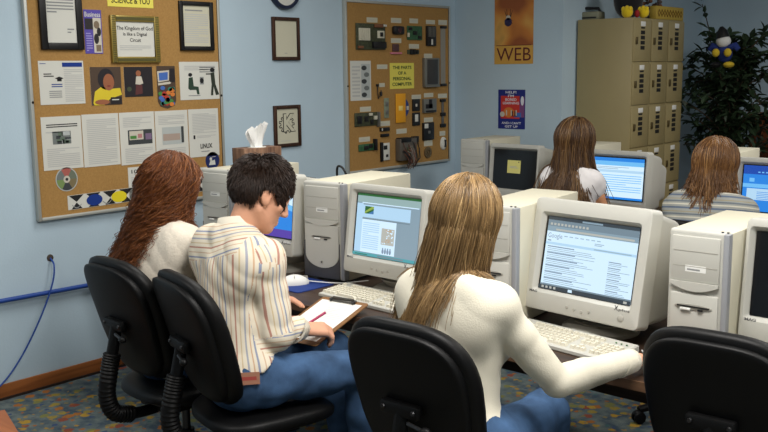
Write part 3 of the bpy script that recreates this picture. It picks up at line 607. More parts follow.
f.rect(0.1, 0.26, 0.8, 0.84, red, 1); f.poly([(0.8, 0.3), (0.98, 0.3), (0.98, 0.84), (0.8, 0.6)], M('mauve poster print', (120, 70, 120), 0.55), 1)
for s, w, y in (('HELP!', 0.4, 0.9), ("I'M", 0.22, 0.81), ('BORED', 0.42, 0.715), ('LEARNING', 0.6, 0.625)): f.text(s, 0.48 - w / 2, y, 0.48 + w / 2, y + 0.065, wht, 3, 0.02)
f.text("AND I CAN'T", 0.14, 0.12, 0.86, 0.18, wht, 3, 0.02); f.text('GET UP', 0.26, 0.03, 0.74, 0.09, wht, 3, 0.02)
f.disc(0.16, 0.37, 0.09, 0.07, LTP, 3); f.disc(0.4, 0.42, 0.2, 0.13, COLS[3], 2); f.rect(0.6, 0.3, 0.86, 0.42, COLS[2], 2); f.disc(0.9, 0.72, 0.06, 0.12, wht, 2); f.rect(0.5, 0.32, 0.7, 0.46, mar, 3)
for k in range(5): f.rect(0.3 + 0.09 * k, 0.34, 0.34 + 0.09 * k, 0.48, COLS[3] if k % 2 else LTP, 4)
tag(f.build('wall_poster', smooth=False), 'small navy and red poster headed HELP! below the spider poster', 'poster')
# ------------------------------------------------------------------ blue cables on the left wall
BLUEC = M('blue cable jacket', (30, 66, 142), 0.45)
pts = [(0.028, -2.9, 0.515), (0.028, 1.0, 0.512), (0.028, 2.074, 0.508), (0.028, 2.4, 0.502), (0.028, 2.6, 0.499), (0.028, 3.6, 0.49), (0.028, 5.7, 0.47)]
b = MB(); b.tube(pts, 0.012, BLUEC, 10); tag(b.build('blue_conduit', None), 'thick blue cable fixed level along the left wall', 'cable')
t = thing('wall_cable', 'thin blue cable dropping from a wall hole to the floor behind the chairs', 'cable', (0, 2.354, 0.0))
def spline(pts, n=8):
    P = [Vector(p) for p in pts]; P = [P[0] * 2 - P[1]] + P + [P[-1] * 2 - P[-2]]; out = []
    for i in range(1, len(P) - 2):
        for k in range(n):
            s = k / n; a, b_, c, d_ = P[i - 1], P[i], P[i + 1], P[i + 2]
            out.append(0.5 * ((2 * b_) + (c - a) * s + (2 * a - 5 * b_ + 4 * c - d_) * s * s + (3 * b_ - a - 3 * c + d_) * s ** 3))
    out.append(P[-2]); return out
b = MB(); b.tube(spline([(0.002, 2.354, 0.675), (0.04, 2.352, 0.64), (0.05, 2.33, 0.55), (0.05, 2.26, 0.40), (0.03, 2.16, 0.22), (0.03, 2.05, 0.10), (0.03, 1.93, 0.03), (0.03, 1.80, 0.008)]), 0.0045, BLUEC, 8); b.build('cable', t)
b = MB(); b.lathe([(0.018, 0), (0.018, 0.003), (0.012, 0.005)], (0, 2.354, 0.677), X3, M('brown grommet', (70, 60, 52), 0.6), 16); b.build('grommet', t)
# ------------------------------------------------------------------ desks
DZ = 0.70
LAM = wood('dark brown laminate', (50, 37, 29), (70, 53, 42), 5, 'X', 0.4)
EDGE = wood('brown desk edging', (86, 62, 44), (108, 80, 58), 8, 'X', 0.5)
STEEL = M('black powder coated steel', (30, 30, 32), 0.45)
def desk(label, x0, x1, y0, y1):
    t = thing('computer_desk', label, 'desk', ((x0 + x1) / 2, (y0 + y1) / 2, 0))
    b = MB(); b.bx((x0, y0 + 0.004, DZ - 0.03), (x1, y1, DZ), LAM, 0.003); b.build('worktop', t)
    b = MB(); b.bx((x0, y0, DZ - 0.031), (x1, y0 + 0.004, DZ - 0.001), EDGE); b.build('front_edging', t)
    n = max(2, int((x1 - x0) / 1.6) + 1)
    for k in range(n):
        x = x0 + 0.06 + (x1 - x0 - 0.12) * k / (n - 1)
        b = MB(); b.bx((x - 0.02, y1 - 0.14, 0.03), (x + 0.02, y1 - 0.08, DZ - 0.03), STEEL, 0.006); b.bx((x - 0.02, y0 + 0.12, 0.0), (x + 0.02, y1 - 0.04, 0.04), STEEL, 0.008); b.bx((x - 0.02, y0 + 0.08, DZ - 0.06), (x + 0.02, y1 - 0.06, DZ - 0.03), STEEL, 0.005)
        b.build('leg', t)
    b = MB(); b.bx((x0 + 0.06, y1 - 0.12, 0.28), (x1 - 0.06, y1 - 0.1, 0.62), LAM); b.build('back_panel', t)
desk('long dark computer desk carrying the front row of monitors', 0.32, 5.3, 2.45, 3.46)
desk('long dark computer desk of the rear row, by the lockers', 0.32, 5.3, 4.86, 5.72)

# ------------------------------------------------------------------ computers
BEI = M('beige computer plastic', (184, 183, 175), 0.5, 0.4); BEID = M('grey beige plastic', (160, 157, 148), 0.5, 0.4)
CREAM = M('cream steel case panel', (206, 201, 180), 0.5, 0.35); SILV = M('blue grey trim plastic', (146, 148, 152), 0.4, 0.5); DGREY = M('charcoal plastic', (74, 74, 76), 0.45)
VENT = M('dark vent', (26, 26, 26), 0.7); LABELW = M('white sticker', (226, 226, 222), 0.6)
def tower(label, loc, rz, W=0.2, Hh=0.44, L=0.46, dark_base=False, sticker=True):
    """PC tower standing on the desk; front faces -Y in its own frame, base centre at the origin"""
    t = thing('computer_tower', label, 'computer', (0, 0, 0), 'computer towers on the desks')
    w = W / 2; f = -L / 2
    b = MB(); b.bx((-w, f + 0.03, 0.012), (w, L / 2, Hh - 0.004), CREAM, 0.004); b.build('case', t)
    for sx in (-1, 1):
        for sy in (-0.7, 0.8):
            b = MB(); b.cyl((sx * (w - 0.03), sy * L / 2, 0.0), (sx * (w - 0.03), sy * L / 2, 0.013), 0.014, DGREY, 12); b.build('foot', t)
    fw = w * 0.74   # inner face is narrower than the case, trim strip takes the right side
    b = MB(); b.bx((-w, f + 0.004, 0.012), (w, f + 0.034, Hh), BEI, 0.012, 4); b.build('front_bezel', t)
    b = MB(); b.bx((w * 0.83, f - 0.002, 0.014), (w + 0.001, f + 0.03, Hh - 0.004), SILV, 0.004, 3); b.build('trim_strip', t)
    # upper bay panel: recessed field with a curved ledge under it
    zl = Hh * 0.60
    b = MB(); b.bx((-fw - 0.012, f - 0.002, zl + 0.012), (fw, f + 0.01, Hh - 0.02), BEI, 0.004)
    for k in range(1, 3):
        z = zl + 0.012 + (Hh - 0.032 - zl) * k / 3; b.bx((-fw - 0.006, f - 0.0028, z), (fw - 0.006, f - 0.0015, z + 0.002), BEID)
    b.build('drive_bay_cover', t)
    b = MB(); n = 20; pr = []
    for i in range(n + 1):
        u = -1 + 2 * i / n; pr.append((u * (fw + 0.006) - 0.006, zl + 0.004 - 0.02 * (1 - u * u)))
    b.prism(pr + [(fw, zl + 0.012), (-fw - 0.012, zl + 0.012)], (0, f + 0.006, 0), X3, Z3, -Y3, 0.014, BEI); b.build('curved_ledge', t)
    # lower front panel and the floppy slot
    if dark_base:
        b = MB(); b.bx((-w + 0.002, f - 0.001, 0.014), (w * 0.76, f + 0.012, Hh * 0.40), DGREY, 0.006); b.build('dark_plinth', t)
        pr = [(-fw - 0.012, zl - 0.012), (-fw - 0.012, Hh * 0.27)] + [(-0.006 - (fw + 0.006) * math.cos(PI * k / 16), Hh * 0.27 - Hh * 0.13 * math.sin(PI * k / 16)) for k in range(1, 16)] + [(fw, Hh * 0.27), (fw, zl - 0.012)]
        b = MB(); b.prism(pr, (0, f + 0.004, 0), X3, Z3, -Y3, 0.010, BEI); b.build('lower_panel', t)
    else:
        b = MB(); b.bx((-fw - 0.012, f - 0.003, 0.04), (fw, f + 0.01, zl - 0.024), BEI, 0.006); b.build('lower_panel', t)
    zs = Hh * 0.45
    b = MB(); b.prism([(-0.058 * math.cos(2 * PI * k / 24) - 0.006, 0.008 * math.sin(2 * PI * k / 24)) for k in range(24)][::-1], (0, f - 0.003 if not dark_base else f - 0.004, zs), X3, Z3, -Y3, 0.003, BEID)
    b.bx((-0.055, f - 0.0085, zs - 0.001), (0.045, f - 0.005, zs + 0.003), VENT); b.bx((-0.045, f - 0.011, zs - 0.011), (-0.012, f - 0.006, zs - 0.004), LABELW, 0.001); b.bx((0.01, f - 0.010, zs - 0.010), (0.026, f - 0.006, zs - 0.005), VENT)
    b.build('floppy_slot', t)
    b = MB(); b.lathe([(0.007, 0), (0.006, 0.006)], (-0.006, f - 0.003, Hh * (0.2 if dark_base else 0.17)), -Y3, BEID, 14); b.lathe([(0.0035, 0), (0.003, 0.009)], (-0.006, f - 0.003, Hh * (0.2 if dark_base else 0.17)), -Y3, DGREY, 10); b.build('power_button', t)
    if sticker:
        F = Flat((-0.036, f - 0.0026, Hh * 0.70), X3, Z3, -Y3, 0.064, 0.02); F.sheet(0.001, LABELW); F.lines(0.1, 0.25, 0.9, 0.75, 1, INK, 1, 0.5); F.build('sticker', t, smooth=False)
    b = MB()
    for k in range(2): b.cyl((w * 0.74 + 0.016 * k, f + 0.012, Hh - 0.002), (w * 0.74 + 0.016 * k, f + 0.012, Hh + 0.0015), 0.004, DGREY, 8)
    b.build('indicator_lights', t)
    t.location = loc; t.rotation_euler = (0, 0, rz)
    return t
def monitor(label, loc, rz, draw, tilt=7.0, badge=True, W=0.395, Hh=0.372, lift=0.076, smax=0.35, szo=0.018, shm=0.3):
    """17 inch tube monitor; screen faces -Y, base centre on the desk at the origin"""
    t = thing('crt_monitor', label, 'monitor', (0, 0, 0), 'tube monitors on the desks')
    b = MB(); b.lathe([(0.135, 0.0), (0.135, 0.012), (0.12, 0.022), (0.08, 0.03)], (0, -0.02, 0), Z3, BEID, 36); b.build('swivel_base', t)
    b = MB(); b.lathe([(0.075, 0.01), (0.085, lift * 0.5), (0.1, lift * 0.7), (0.11, lift * 0.95)], (0, 0.0, 0), Z3, BEID, 28); b.build('neck', t)
    T = Matrix.Translation((0, 0, lift)) @ Matrix.Rotation(rad(-tilt), 4, 'X')
    zc = Hh / 2; sz = zc + szo; F0 = -0.17; sw, sh = min(W * 0.862, smax), min(Hh * 0.69, shm)
    ring = lambda y, w, h, z, r: [Vector((x, y, z + q)) for x, q in rrect(w, h, r, 5)]
    b = MB()
    b.loft([ring(F0 + 0.022, sw, sh, sz, 0.008), ring(F0 + 0.004, sw + 0.022, sh + 0.022, sz, 0.012), ring(F0, sw + 0.03, sh + 0.03, sz, 0.014), ring(F0, W - 0.014, Hh - 0.014, zc, 0.016),
            ring(F0 + 0.003, W - 0.004, Hh - 0.004, zc, 0.018), ring(F0 + 0.012, W, Hh, zc, 0.02), ring(F0 + 0.065, W, Hh, zc, 0.02), ring(F0 + 0.068, W - 0.012, Hh - 0.012, zc, 0.022)], BEI, False, True)
    b.xform(T); b.build('bezel', t, angle=30)
    b = MB(); b.loft([ring(F0 + 0.066, W - 0.02, Hh - 0.02, zc, 0.02), ring(F0 + 0.22, W - 0.045, Hh - 0.05, zc + 0.0, 0.03), ring(F0 + 0.28, W - 0.11, Hh - 0.11, zc, 0.03), ring(F0 + 0.40, W - 0.15, Hh - 0.16, zc - 0.005, 0.03)], BEI)
    for k in range(7): b.bx((-0.12, F0 + 0.085 + 0.018 * k, Hh - 0.0125 - 0.0018 * k), (0.12, F0 + 0.093 + 0.018 * k, Hh - 0.0095 - 0.0018 * k), VENT)
    b.xform(T); b.build('housing', t, angle=30)
    for k in range(4): b = MB(); b.lathe([(0.006, 0), (0.005, 0.003)], (-0.045 + 0.03 * k, F0, 0.03 - 0.003 * (k % 3)), -Y3, BEID, 12); b.xform(T); b.build('control_button', t)
    b = MB(); b.lathe([(0.012, 0), (0.012, 0.002), (0.009, 0.004)], (W * 0.36, F0, 0.032), -Y3, BEID, 18); b.xform(T); b.build('power_button', t)
    if badge:
        F = Flat((W * 0.30, F0 - 0.0003, 0.055), X3, Z3, -Y3, 0.062, 0.018); F.text('X', 0.0, 0.0, 0.24, 0.95, DGREY, 1, 0.02); F.text('plus', 0.28, -0.1, 0.95, 0.5, DGREY, 1, 0.01)
        F.xform(T); F.build('badge', t, smooth=False)
        F = Flat((-W * 0.45, F0 - 0.0003, 0.06), X3, Z3, -Y3, 0.034, 0.009); F.text('MAG', 0, 0, 1, 1, DGREY, 1, 0.03); F.xform(T); F.build('maker_plate', t, smooth=False)
    F = Flat((-sw / 2, F0 + 0.016, sz - sh / 2), X3, Z3, -Y3, sw, sh, 0.0003); draw(F); F.xform(T); F.build('screen', t, smooth=False)
    t.location = loc; t.rotation_euler = (0, 0, rz)
    return t
# screen palette: only lit phosphor emits
SC_W = EM('screen white blue', (206, 232, 250), 1.1); SC_W2 = EM('screen pale blue', (176, 212, 238), 1.05); SC_G = EM('screen grey', (128, 150, 164), 0.8); SC_G2 = EM('screen mid grey', (150, 176, 192), 0.8)
SC_D = EM('screen dark grey', (62, 74, 82), 0.7); SC_L = EM('screen text grey', (160, 188, 208), 0.9); SC_T = EM('screen text dark', (134, 156, 182), 0.9); SC_K = M('unlit screen glass', (14, 14, 16), 0.12, 0.5)
SC_B = EM('screen bright blue', (36, 132, 226), 1.0); SC_B2 = EM('screen deep blue', (16, 74, 176), 0.95); SC_LB = EM('screen sky blue', (112, 190, 246), 1.0); SC_GR = EM('screen green', (44, 110, 52), 0.8); SC_TEAL = EM('screen teal line', (90, 180, 190), 0.8); SC_PU = EM('screen violet', (92, 64, 178), 0.85); SC_TAN = EM('screen tan', (196, 198, 190), 0.85)
def scr_search(f):
    f.rect(0, 0, 1, 1, SC_K, 0); f.rect(0.022, 0.0, 1, 0.955, SC_W, 1)
    f.rect(0.022, 0.955, 1, 1, SC_D, 1); f.rect(0.4, 0.962, 0.62, 0.985, SC_G2, 2)
    f.rect(0.022, 0.87, 1, 0.955, SC_G, 2); f.rect(0.12, 0.815, 0.96, 0.84, SC_TAN, 3); f.rect(0.022, 0.8, 1, 0.87, SC_G2, 2)
    for k in range(11): f.rect(0.05 + 0.04 * k, 0.885, 0.074 + 0.04 * k, 0.915, SC_TAN, 3)
    f.text('Google', 0.04, 0.69, 0.2, 0.775, SC_T, 3, 0.0)
    for k in range(7): f.rect(0.22 + 0.06 * k, 0.745, 0.26 + 0.06 * k, 0.757, SC_L, 3)
    f.rect(0.04, 0.665, 0.08, 0.68, SC_T, 3); f.rect(0.56, 0.705, 0.66, 0.715, SC_L, 3); f.rect(0.56, 0.685, 0.64, 0.695, SC_L, 3)
    f.rect(0.022, 0.618, 1, 0.652, SC_W2, 2); f.rect(0.56, 0.628, 0.95, 0.642, SC_L, 3)
    r = random.Random(5)
    y = 0.585
    for k in range(6):
        f.rect(0.05, y, 0.05 + r.uniform(0.2, 0.36), y + 0.014, SC_T, 3)
        for j in range(3): f.rect(0.05, y - 0.024 * (j + 1), 0.05 + r.uniform(0.3, 0.55), y - 0.024 * (j + 1) + 0.008, SC_L, 3)
        y -= 0.088
    y = 0.5
    for k in range(6):
        f.rect(0.73, y, 0.86, y + 0.012, SC_T, 3)
        for j in range(2): f.rect(0.73, y - 0.021 * (j + 1), 0.73 + r.uniform(0.12, 0.24), y - 0.021 * (j + 1) + 0.008, SC_L, 3)
        y -= 0.075
    f.rect(0.0, 0.0, 1, 0.055, SC_D, 3); f.rect(0.02, 0.055, 1, 0.075, SC_G, 3)
    for k in range(4): f.rect(0.04 + 0.045 * k, 0.015, 0.065 + 0.045 * k, 0.045, SC_TAN, 4)
    f.rect(0.34, 0.012, 0.385, 0.048, SC_W, 4); f.rect(0.93, 0.012, 0.965, 0.042, SC_TAN, 4)
def scr_doc(f):
    f.rect(0, 0, 1, 1, SC_K, 0); f.rect(0.02, 0.0, 1, 0.965, SC_G2, 1); f.rect(0.02, 0.965, 1, 1, SC_GR, 1); f.rect(0.02, 0.86, 1, 0.965, EM('screen pale green grey', (166, 196, 196), 0.8), 2); f.rect(0.1, 0.845, 0.98, 0.86, SC_W, 3)
    f.rect(0.02, 0.06, 0.12, 0.84, SC_W2, 2); f.rect(0.12, 0.62, 0.86, 0.82, SC_W2, 2); f.rect(0.12, 0.06, 0.66, 0.6, SC_W, 2); f.rect(0.12, 0.59, 0.86, 0.605, SC_G, 3)
    f.rect(0.15, 0.68, 0.29, 0.80, SC_GR, 3); f.poly([(0.15, 0.68), (0.29, 0.77), (0.29, 0.8), (0.26, 0.8), (0.15, 0.71)], EM('screen lime', (160, 190, 80), 0.8), 4); f.poly([(0.2, 0.68), (0.29, 0.68), (0.29, 0.74)], EM('screen steel blue', (70, 130, 190), 0.8), 4)
    f.lines(0.14, 0.12, 0.4, 0.56, 13, SC_W2, 3, 0.5, 3); f.rect(0.44, 0.22, 0.64, 0.48, SC_TAN, 3)
    r = random.Random(2)
    for k in range(30): a, c = r.uniform(0.45, 0.61), r.uniform(0.23, 0.45); f.rect(a, c, a + 0.02, c + 0.02, EM('screen peach', (206, 180, 150), 0.8) if k % 2 else SC_W, 4)
    for k in range(4): f.disc(0.48 + 0.038 * k, 0.115, 0.016, 0.04, SC_T, 4); f.disc(0.48 + 0.038 * k, 0.16, 0.01, 0.013, SC_T, 4)
    f.rect(0.7, 0.06, 1, 0.6, SC_G2, 2); f.rect(0.0, 0.0, 1, 0.05, SC_TEAL, 3); f.lines(0.04, 0.015, 0.3, 0.04, 1, SC_GR, 4); f.rect(0.4, 0.012, 0.8, 0.036, SC_G, 4)
def scr_blue(f):
    f.rect(0, 0, 1, 1, SC_K, 0); f.rect(0.015, 0.02, 0.985, 0.98, SC_B, 1); f.poly([(0.015, 0.5), (0.5, 0.62), (0.985, 0.5), (0.985, 0.98), (0.015, 0.98)], SC_LB, 2); f.poly([(0.2, 0.6), (0.6, 0.7), (0.985, 0.6), (0.985, 0.8), (0.2, 0.85)], SC_W, 3); f.rect(0.015, 0.02, 0.985, 0.16, SC_PU, 3)
def scr_table(f):
    f.rect(0, 0, 1, 1, SC_K, 0); f.rect(0.015, 0.02, 0.985, 0.98, SC_W, 1); f.rect(0.015, 0.9, 0.985, 0.98, SC_B, 2); f.rect(0.015, 0.8, 0.985, 0.9, SC_LB, 2); f.rect(0.015, 0.64, 0.985, 0.70, SC_W2, 2); f.lines(0.05, 0.2, 0.95, 0.62, 8, SC_LB, 3, 0.3, 6); f.lines(0.08, 0.72, 0.7, 0.79, 2, SC_L, 3, 0.4, 7); f.rect(0.015, 0.02, 0.985, 0.07, SC_B, 3)
def scr_blue2(f):
    f.rect(0, 0, 1, 1, SC_K, 0); f.rect(0.02, 0.02, 0.985, 0.985, SC_B, 1); f.rect(0.02, 0.80, 0.985, 0.985, SC_B2, 2); f.rect(0.02, 0.69, 0.985, 0.8, SC_B, 2); f.rect(0.02, 0.52, 0.985, 0.6, SC_LB, 2); f.rect(0.09, 0.26, 0.93, 0.5, SC_W2, 3); f.lines(0.25, 0.28, 0.8, 0.46, 5, SC_B, 4, 0.3, 3); f.rect(0.12, 0.64, 0.2, 0.72, SC_LB, 3)
    for k in range(7): f.rect(0.25 + 0.06 * k, 0.835, 0.285 + 0.06 * k, 0.86, SC_LB, 3)
def scr_off(f): f.rect(0, 0, 1, 1, SC_K, 0)
monitor('tube monitor showing a blue desktop behind the boy in the striped shirt', (1.215, 2.92, DZ), rad(0), scr_blue, 5)
monitor('tube monitor showing a grey document page left of the blonde girl', (1.965, 2.88, DZ), rad(-1), scr_doc, 8, True, 0.42, 0.37, 0.064)
monitor('tube monitor showing a search results page in front of the blonde girl', (2.872, 2.89, DZ), rad(-6), scr_search, 11, True, 0.472, 0.40, 0.037, 0.378, 0.006, 0.258)
monitor('dark tube monitor at the right edge behind the empty chair', (3.588, 2.92, DZ), rad(0), scr_off, 6)
monitor('switched off tube monitor carrying a yellow note in the rear row', (1.025, 5.24, DZ), rad(-2), scr_off, 5, False, lift=0.036)
monitor('tube monitor showing a pale blue table beside the long haired girl', (1.80, 5.18, DZ), rad(-1), scr_table, 5, False, lift=0.036)
monitor('tube monitor showing a bright blue page beside the short haired person', (2.70, 5.20, DZ), rad(-1), scr_blue2, 5, False, lift=0.036)
tower('computer tower with the tissue box on top, beside the cork board', (0.745, 3.09, DZ), rad(5), 0.215, 0.44, 0.5, True)
tower('computer tower with a dark plinth between the two left monitors', (1.545, 3.04, DZ), rad(5), 0.235, 0.44, 0.5, True)
tower('computer tower half hidden by the blonde hair', (2.515, 2.92, DZ), rad(6), 0.20, 0.44, 0.52, False, False)
tower('computer tower with a white front sticker at the right, left of the dark monitor', (3.29, 2.90, DZ), rad(1), 0.185, 0.43, 0.47, False)
tower('computer tower at the left end of the rear row under the HELP! poster', (0.68, 5.32, DZ), rad(5), 0.22, 0.44, 0.46, True, False)
tower('computer tower behind the long haired girl, left of the pale blue screen', (1.46, 5.33, DZ), rad(3), 0.2, 0.43, 0.46, False, False)
tower('computer tower hidden behind the short haired person', (2.375, 5.27, DZ), rad(3), 0.2, 0.44, 0.46, False, False)
# yellow note on the dark monitor (follows its tilted glass)
XM = Matrix.Translation((1.025, 5.24, DZ)) @ Matrix.Rotation(rad(-2), 4, 'Z') @ Matrix.Translation((0, 0, 0.036)) @ Matrix.Rotation(rad(-5), 4, 'X')
f = Flat((-0.055, -0.1560, 0.18), X3, Z3, -Y3, 0.105, 0.085); f.sheet(0.0006, M('yellow note paper', (222, 214, 130), 0.8)); f.lines(0.2, 0.4, 0.85, 0.6, 2, INKL); f.disc(0.85, 0.88, 0.04, 0.05, BLACK, 2)
f.xform(XM); tag(f.build('sticky_note', smooth=False), 'yellow paper note stuck on the dark screen in the rear row', 'note')
# keyboards
KEY = M('ivory key plastic', (214, 209, 192), 0.55)
def keyboard(label, loc, rz):
    t = thing('keyboard', label, 'keyboard', (0, 0, 0), 'ivory keyboards on the front desk'); w, d = 0.455, 0.17
    b = MB(); b.loft([[Vector((x, y, z)) for x, y, z in ((-w / 2, -d / 2, zz), (w / 2, -d / 2, zz), (w / 2, d / 2, zz), (-w / 2, d / 2, zz))] if False else [Vector((sx * (w / 2 - i), sy * (d / 2 - i), (z0 if sy < 0 else z1))) for sx, sy in ((-1, -1), (1, -1), (1, 1), (-1, 1))] for i, z0, z1 in ((0.004, 0.0, 0.0), (0.0, 0.004, 0.004), (0.0, 0.014, 0.026), (0.004, 0.017, 0.03))], BEI); b.build('body', t, angle=25)
    b = MB(); r = 0
    def key(x, y, kw, kd=0.0165):
        z = 0.017 + (y + d / 2) / d * 0.013
        bm = bmesh.new(); bmesh.ops.create_cube(bm, size=1.0)
        for v in bm.verts:
            s = 0.78 if v.co.z > 0 else 1.0; v.co = Vector((v.co.x * kw * s, v.co.y * kd * s, v.co.z * 0.010))
        b.addbm(bm, KEY, Matrix.Translation((x, y, z + 0.004)))
    for row, y in enumerate((-0.062, -0.043, -0.024, -0.005, 0.014)):
        if row == 0:
            for x, kw in ((-0.208, 0.024), (-0.182, 0.022), (-0.157, 0.022), (-0.085, 0.115), (-0.012, 0.022), (0.014, 0.022), (0.04, 0.024)): key(x, y, kw)
        else:
            for k in range(14): key(-0.21 + 0.0188 * k + 0.003 * row * 0, y, 0.0172)
        for k in range(3):
            if not (row == 2 or (row == 1 and k != 1)): key(0.078 + 0.019 * k, y, 0.0172)
        for k in range(4): key(0.152 + 0.019 * k, y, 0.0172)
    for g in range(3):
        for k in range(4): key(-0.155 + 0.082 * g + 0.0188 * k, 0.046, 0.0172)
    key(-0.21, 0.046, 0.0172)
    for k in range(3): key(0.078 + 0.019 * k, 0.046, 0.0172)
    b.build('keys', t)
    b = MB()
    for k in range(3): b.cyl((0.165 + 0.02 * k, 0.05, 0.03), (0.165 + 0.02 * k, 0.05, 0.0325), 0.003, M('green light lens', (60, 110, 60), 0.3), 8)
    b.build('indicator_lights', t)
    t.location = loc; t.rotation_euler = (0, 0, rz); return t
K = keyboard('ivory keyboard in front of the search page monitor', (2.865, 2.638, DZ), rad(-7))
dup(K, 'ivory keyboard beside the clipboard, in front of the document monitor', (1.975, 2.655, DZ), rad(-3), None)
dup(K, 'ivory keyboard mostly hidden by the boy, left of the blue mouse pad', (1.13, 2.66, DZ), rad(-2), None)
dup(K, 'ivory keyboard behind the empty chair at the right', (3.62, 2.63, DZ), rad(0), None)
def mouse(label, loc, rz):
    t = thing('computer_mouse', label, 'mouse', (0, 0, 0), 'white mice on the front desk')
    prof = []
    for i in range(9):
        s = i / 8; y = -0.055 + 0.11 * s; hw = 0.031 * math.sqrt(max(0.0, 1 - ((s - 0.45) / 0.58) ** 2)) + 0.004; hh = 0.034 * math.sin(PI * (0.12 + 0.8 * (1 - s) ** 0.9)) * (0.9 if s < 0.1 else 1)
        prof.append([Vector((hw * math.cos(PI * k / 10), y, max(0.006, hh) * math.sin(PI * k / 10) + 0.001)) for k in range(11)] + [Vector((-hw, y, 0.0)), Vector((hw, y, 0.0))])
    b = MB(); b.loft(prof, LABELW); b.build('shell', t, angle=60)
    b = MB(); b.box((0, 0.03, 0.022), (0.002, 0.045, 0.014), BEID); b.box((0, 0.005, 0.029), (0.05, 0.002, 0.008), BEID); b.build('button_seam', t)
    b = MB(); b.tube(spline([(0, 0.055, 0.008), (0.02, 0.1, 0.006), (0.05, 0.17, 0.006), (0.03, 0.26, 0.006)]), 0.0022, LABELW, 6); b.build('cord', t)
    t.location = loc; t.rotation_euler = (0, 0, rz); return t
MP = M('blue mouse pad cloth', (22, 52, 122), 0.8); 
b = MB(); b.prism(rrect(0.2, 0.22, 0.02), (1.545, 2.675, DZ + 0.0002), Vector((math.cos(rad(-2)), math.sin(rad(-2)), 0)), Vector((math.sin(rad(2)), math.cos(rad(2)), 0)), Z3, 0.004, MP); tag(b.build('mouse_pad'), 'blue mouse pad at the foot of the tower with the dark plinth', 'mouse pad')
ms = mouse('white mouse lying on the blue mouse pad', (1.505, 2.66, DZ + 0.0044), rad(-40)); ms.scale = (1.25, 1.25, 1.15)
mouse('white mouse under the right hand of the blonde girl', (3.235, 2.60, DZ + 0.0005), rad(10))
for pts, lab in (([(3.1, 2.98, DZ + 0.004), (3.13, 2.86, DZ + 0.004), (3.16, 2.76, DZ + 0.004), (3.13, 2.70, DZ + 0.004), (3.10, 2.72, DZ + 0.004)], 'ivory cable curling from under the search page monitor to the keyboard'),
                 ([(3.165, 2.94, DZ + 0.004), (3.15, 2.83, DZ + 0.014), (3.125, 2.80, DZ + 0.012), (3.10, 2.85, DZ + 0.004), (3.11, 2.95, DZ + 0.004)], 'ivory cable loop lying against the right tower')):
    b = MB(); b.tube(spline(pts), 0.0032, LABELW, 8); tag(b.build('desk_cable'), lab, 'cable')
b = MB(); b.tube(spline([(1.10, 3.36, 1.04), (1.11, 3.35, 1.12), (1.14, 3.34, 1.135), (1.17, 3.34, 1.115), (1.18, 3.36, 1.05), (1.18, 3.40, 0.9), (1.17, 3.42, 0.704)]), 0.006, CHIP, 8); tag(b.build('power_cable'), 'black cable looping up behind the tower under the tissue box', 'cable')
# tissue box
t = thing('tissue_box', 'wood patterned tissue box on the tower next to the cork board', 'tissue box', (0.668, 3.20, DZ + 0.4402))
TW = wood('wood grain card', (84, 58, 46), (140, 108, 86), 9, 'Z', 0.6)
b = MB(); z0 = DZ + 0.4402; R6 = Matrix.Rotation(rad(84), 3, 'Z'); b.box((0.668, 3.20, z0 + 0.04), (0.235, 0.115, 0.08), TW, 0.002, rot=R6); b.build('carton', t)
b = MB(); b.lathe([(0.05, 0), (0.05, 0.001)], (0.668, 3.20, z0 + 0.08), Z3, PAPER, 24); b.build('opening', t)
b = MB(); rings = []
for i in range(9):
    s = i / 8; ring = []
    for k in range(28):
        a = 2 * PI * k / 28; rr_ = (0.030 + 0.028 * s ** 1.5) * (1 + 0.22 * math.sin(5 * a + 3 * s) + 0.1 * math.sin(11 * a))
        v = Vector((rr_ * math.cos(a), 0.6 * rr_ * math.sin(a), 0.078 + 0.105 * s - 0.02 * s * math.cos(a - 2.4) + 0.012 * s * math.sin(7 * a)))
        ring.append(Vector((0.668, 3.20, z0)) + R6 @ v)
    rings.append(ring)
b.loft(rings, M('tissue paper', (238, 238, 236), 0.9, sheen=0.3), True, False); b.build('tissue', t)
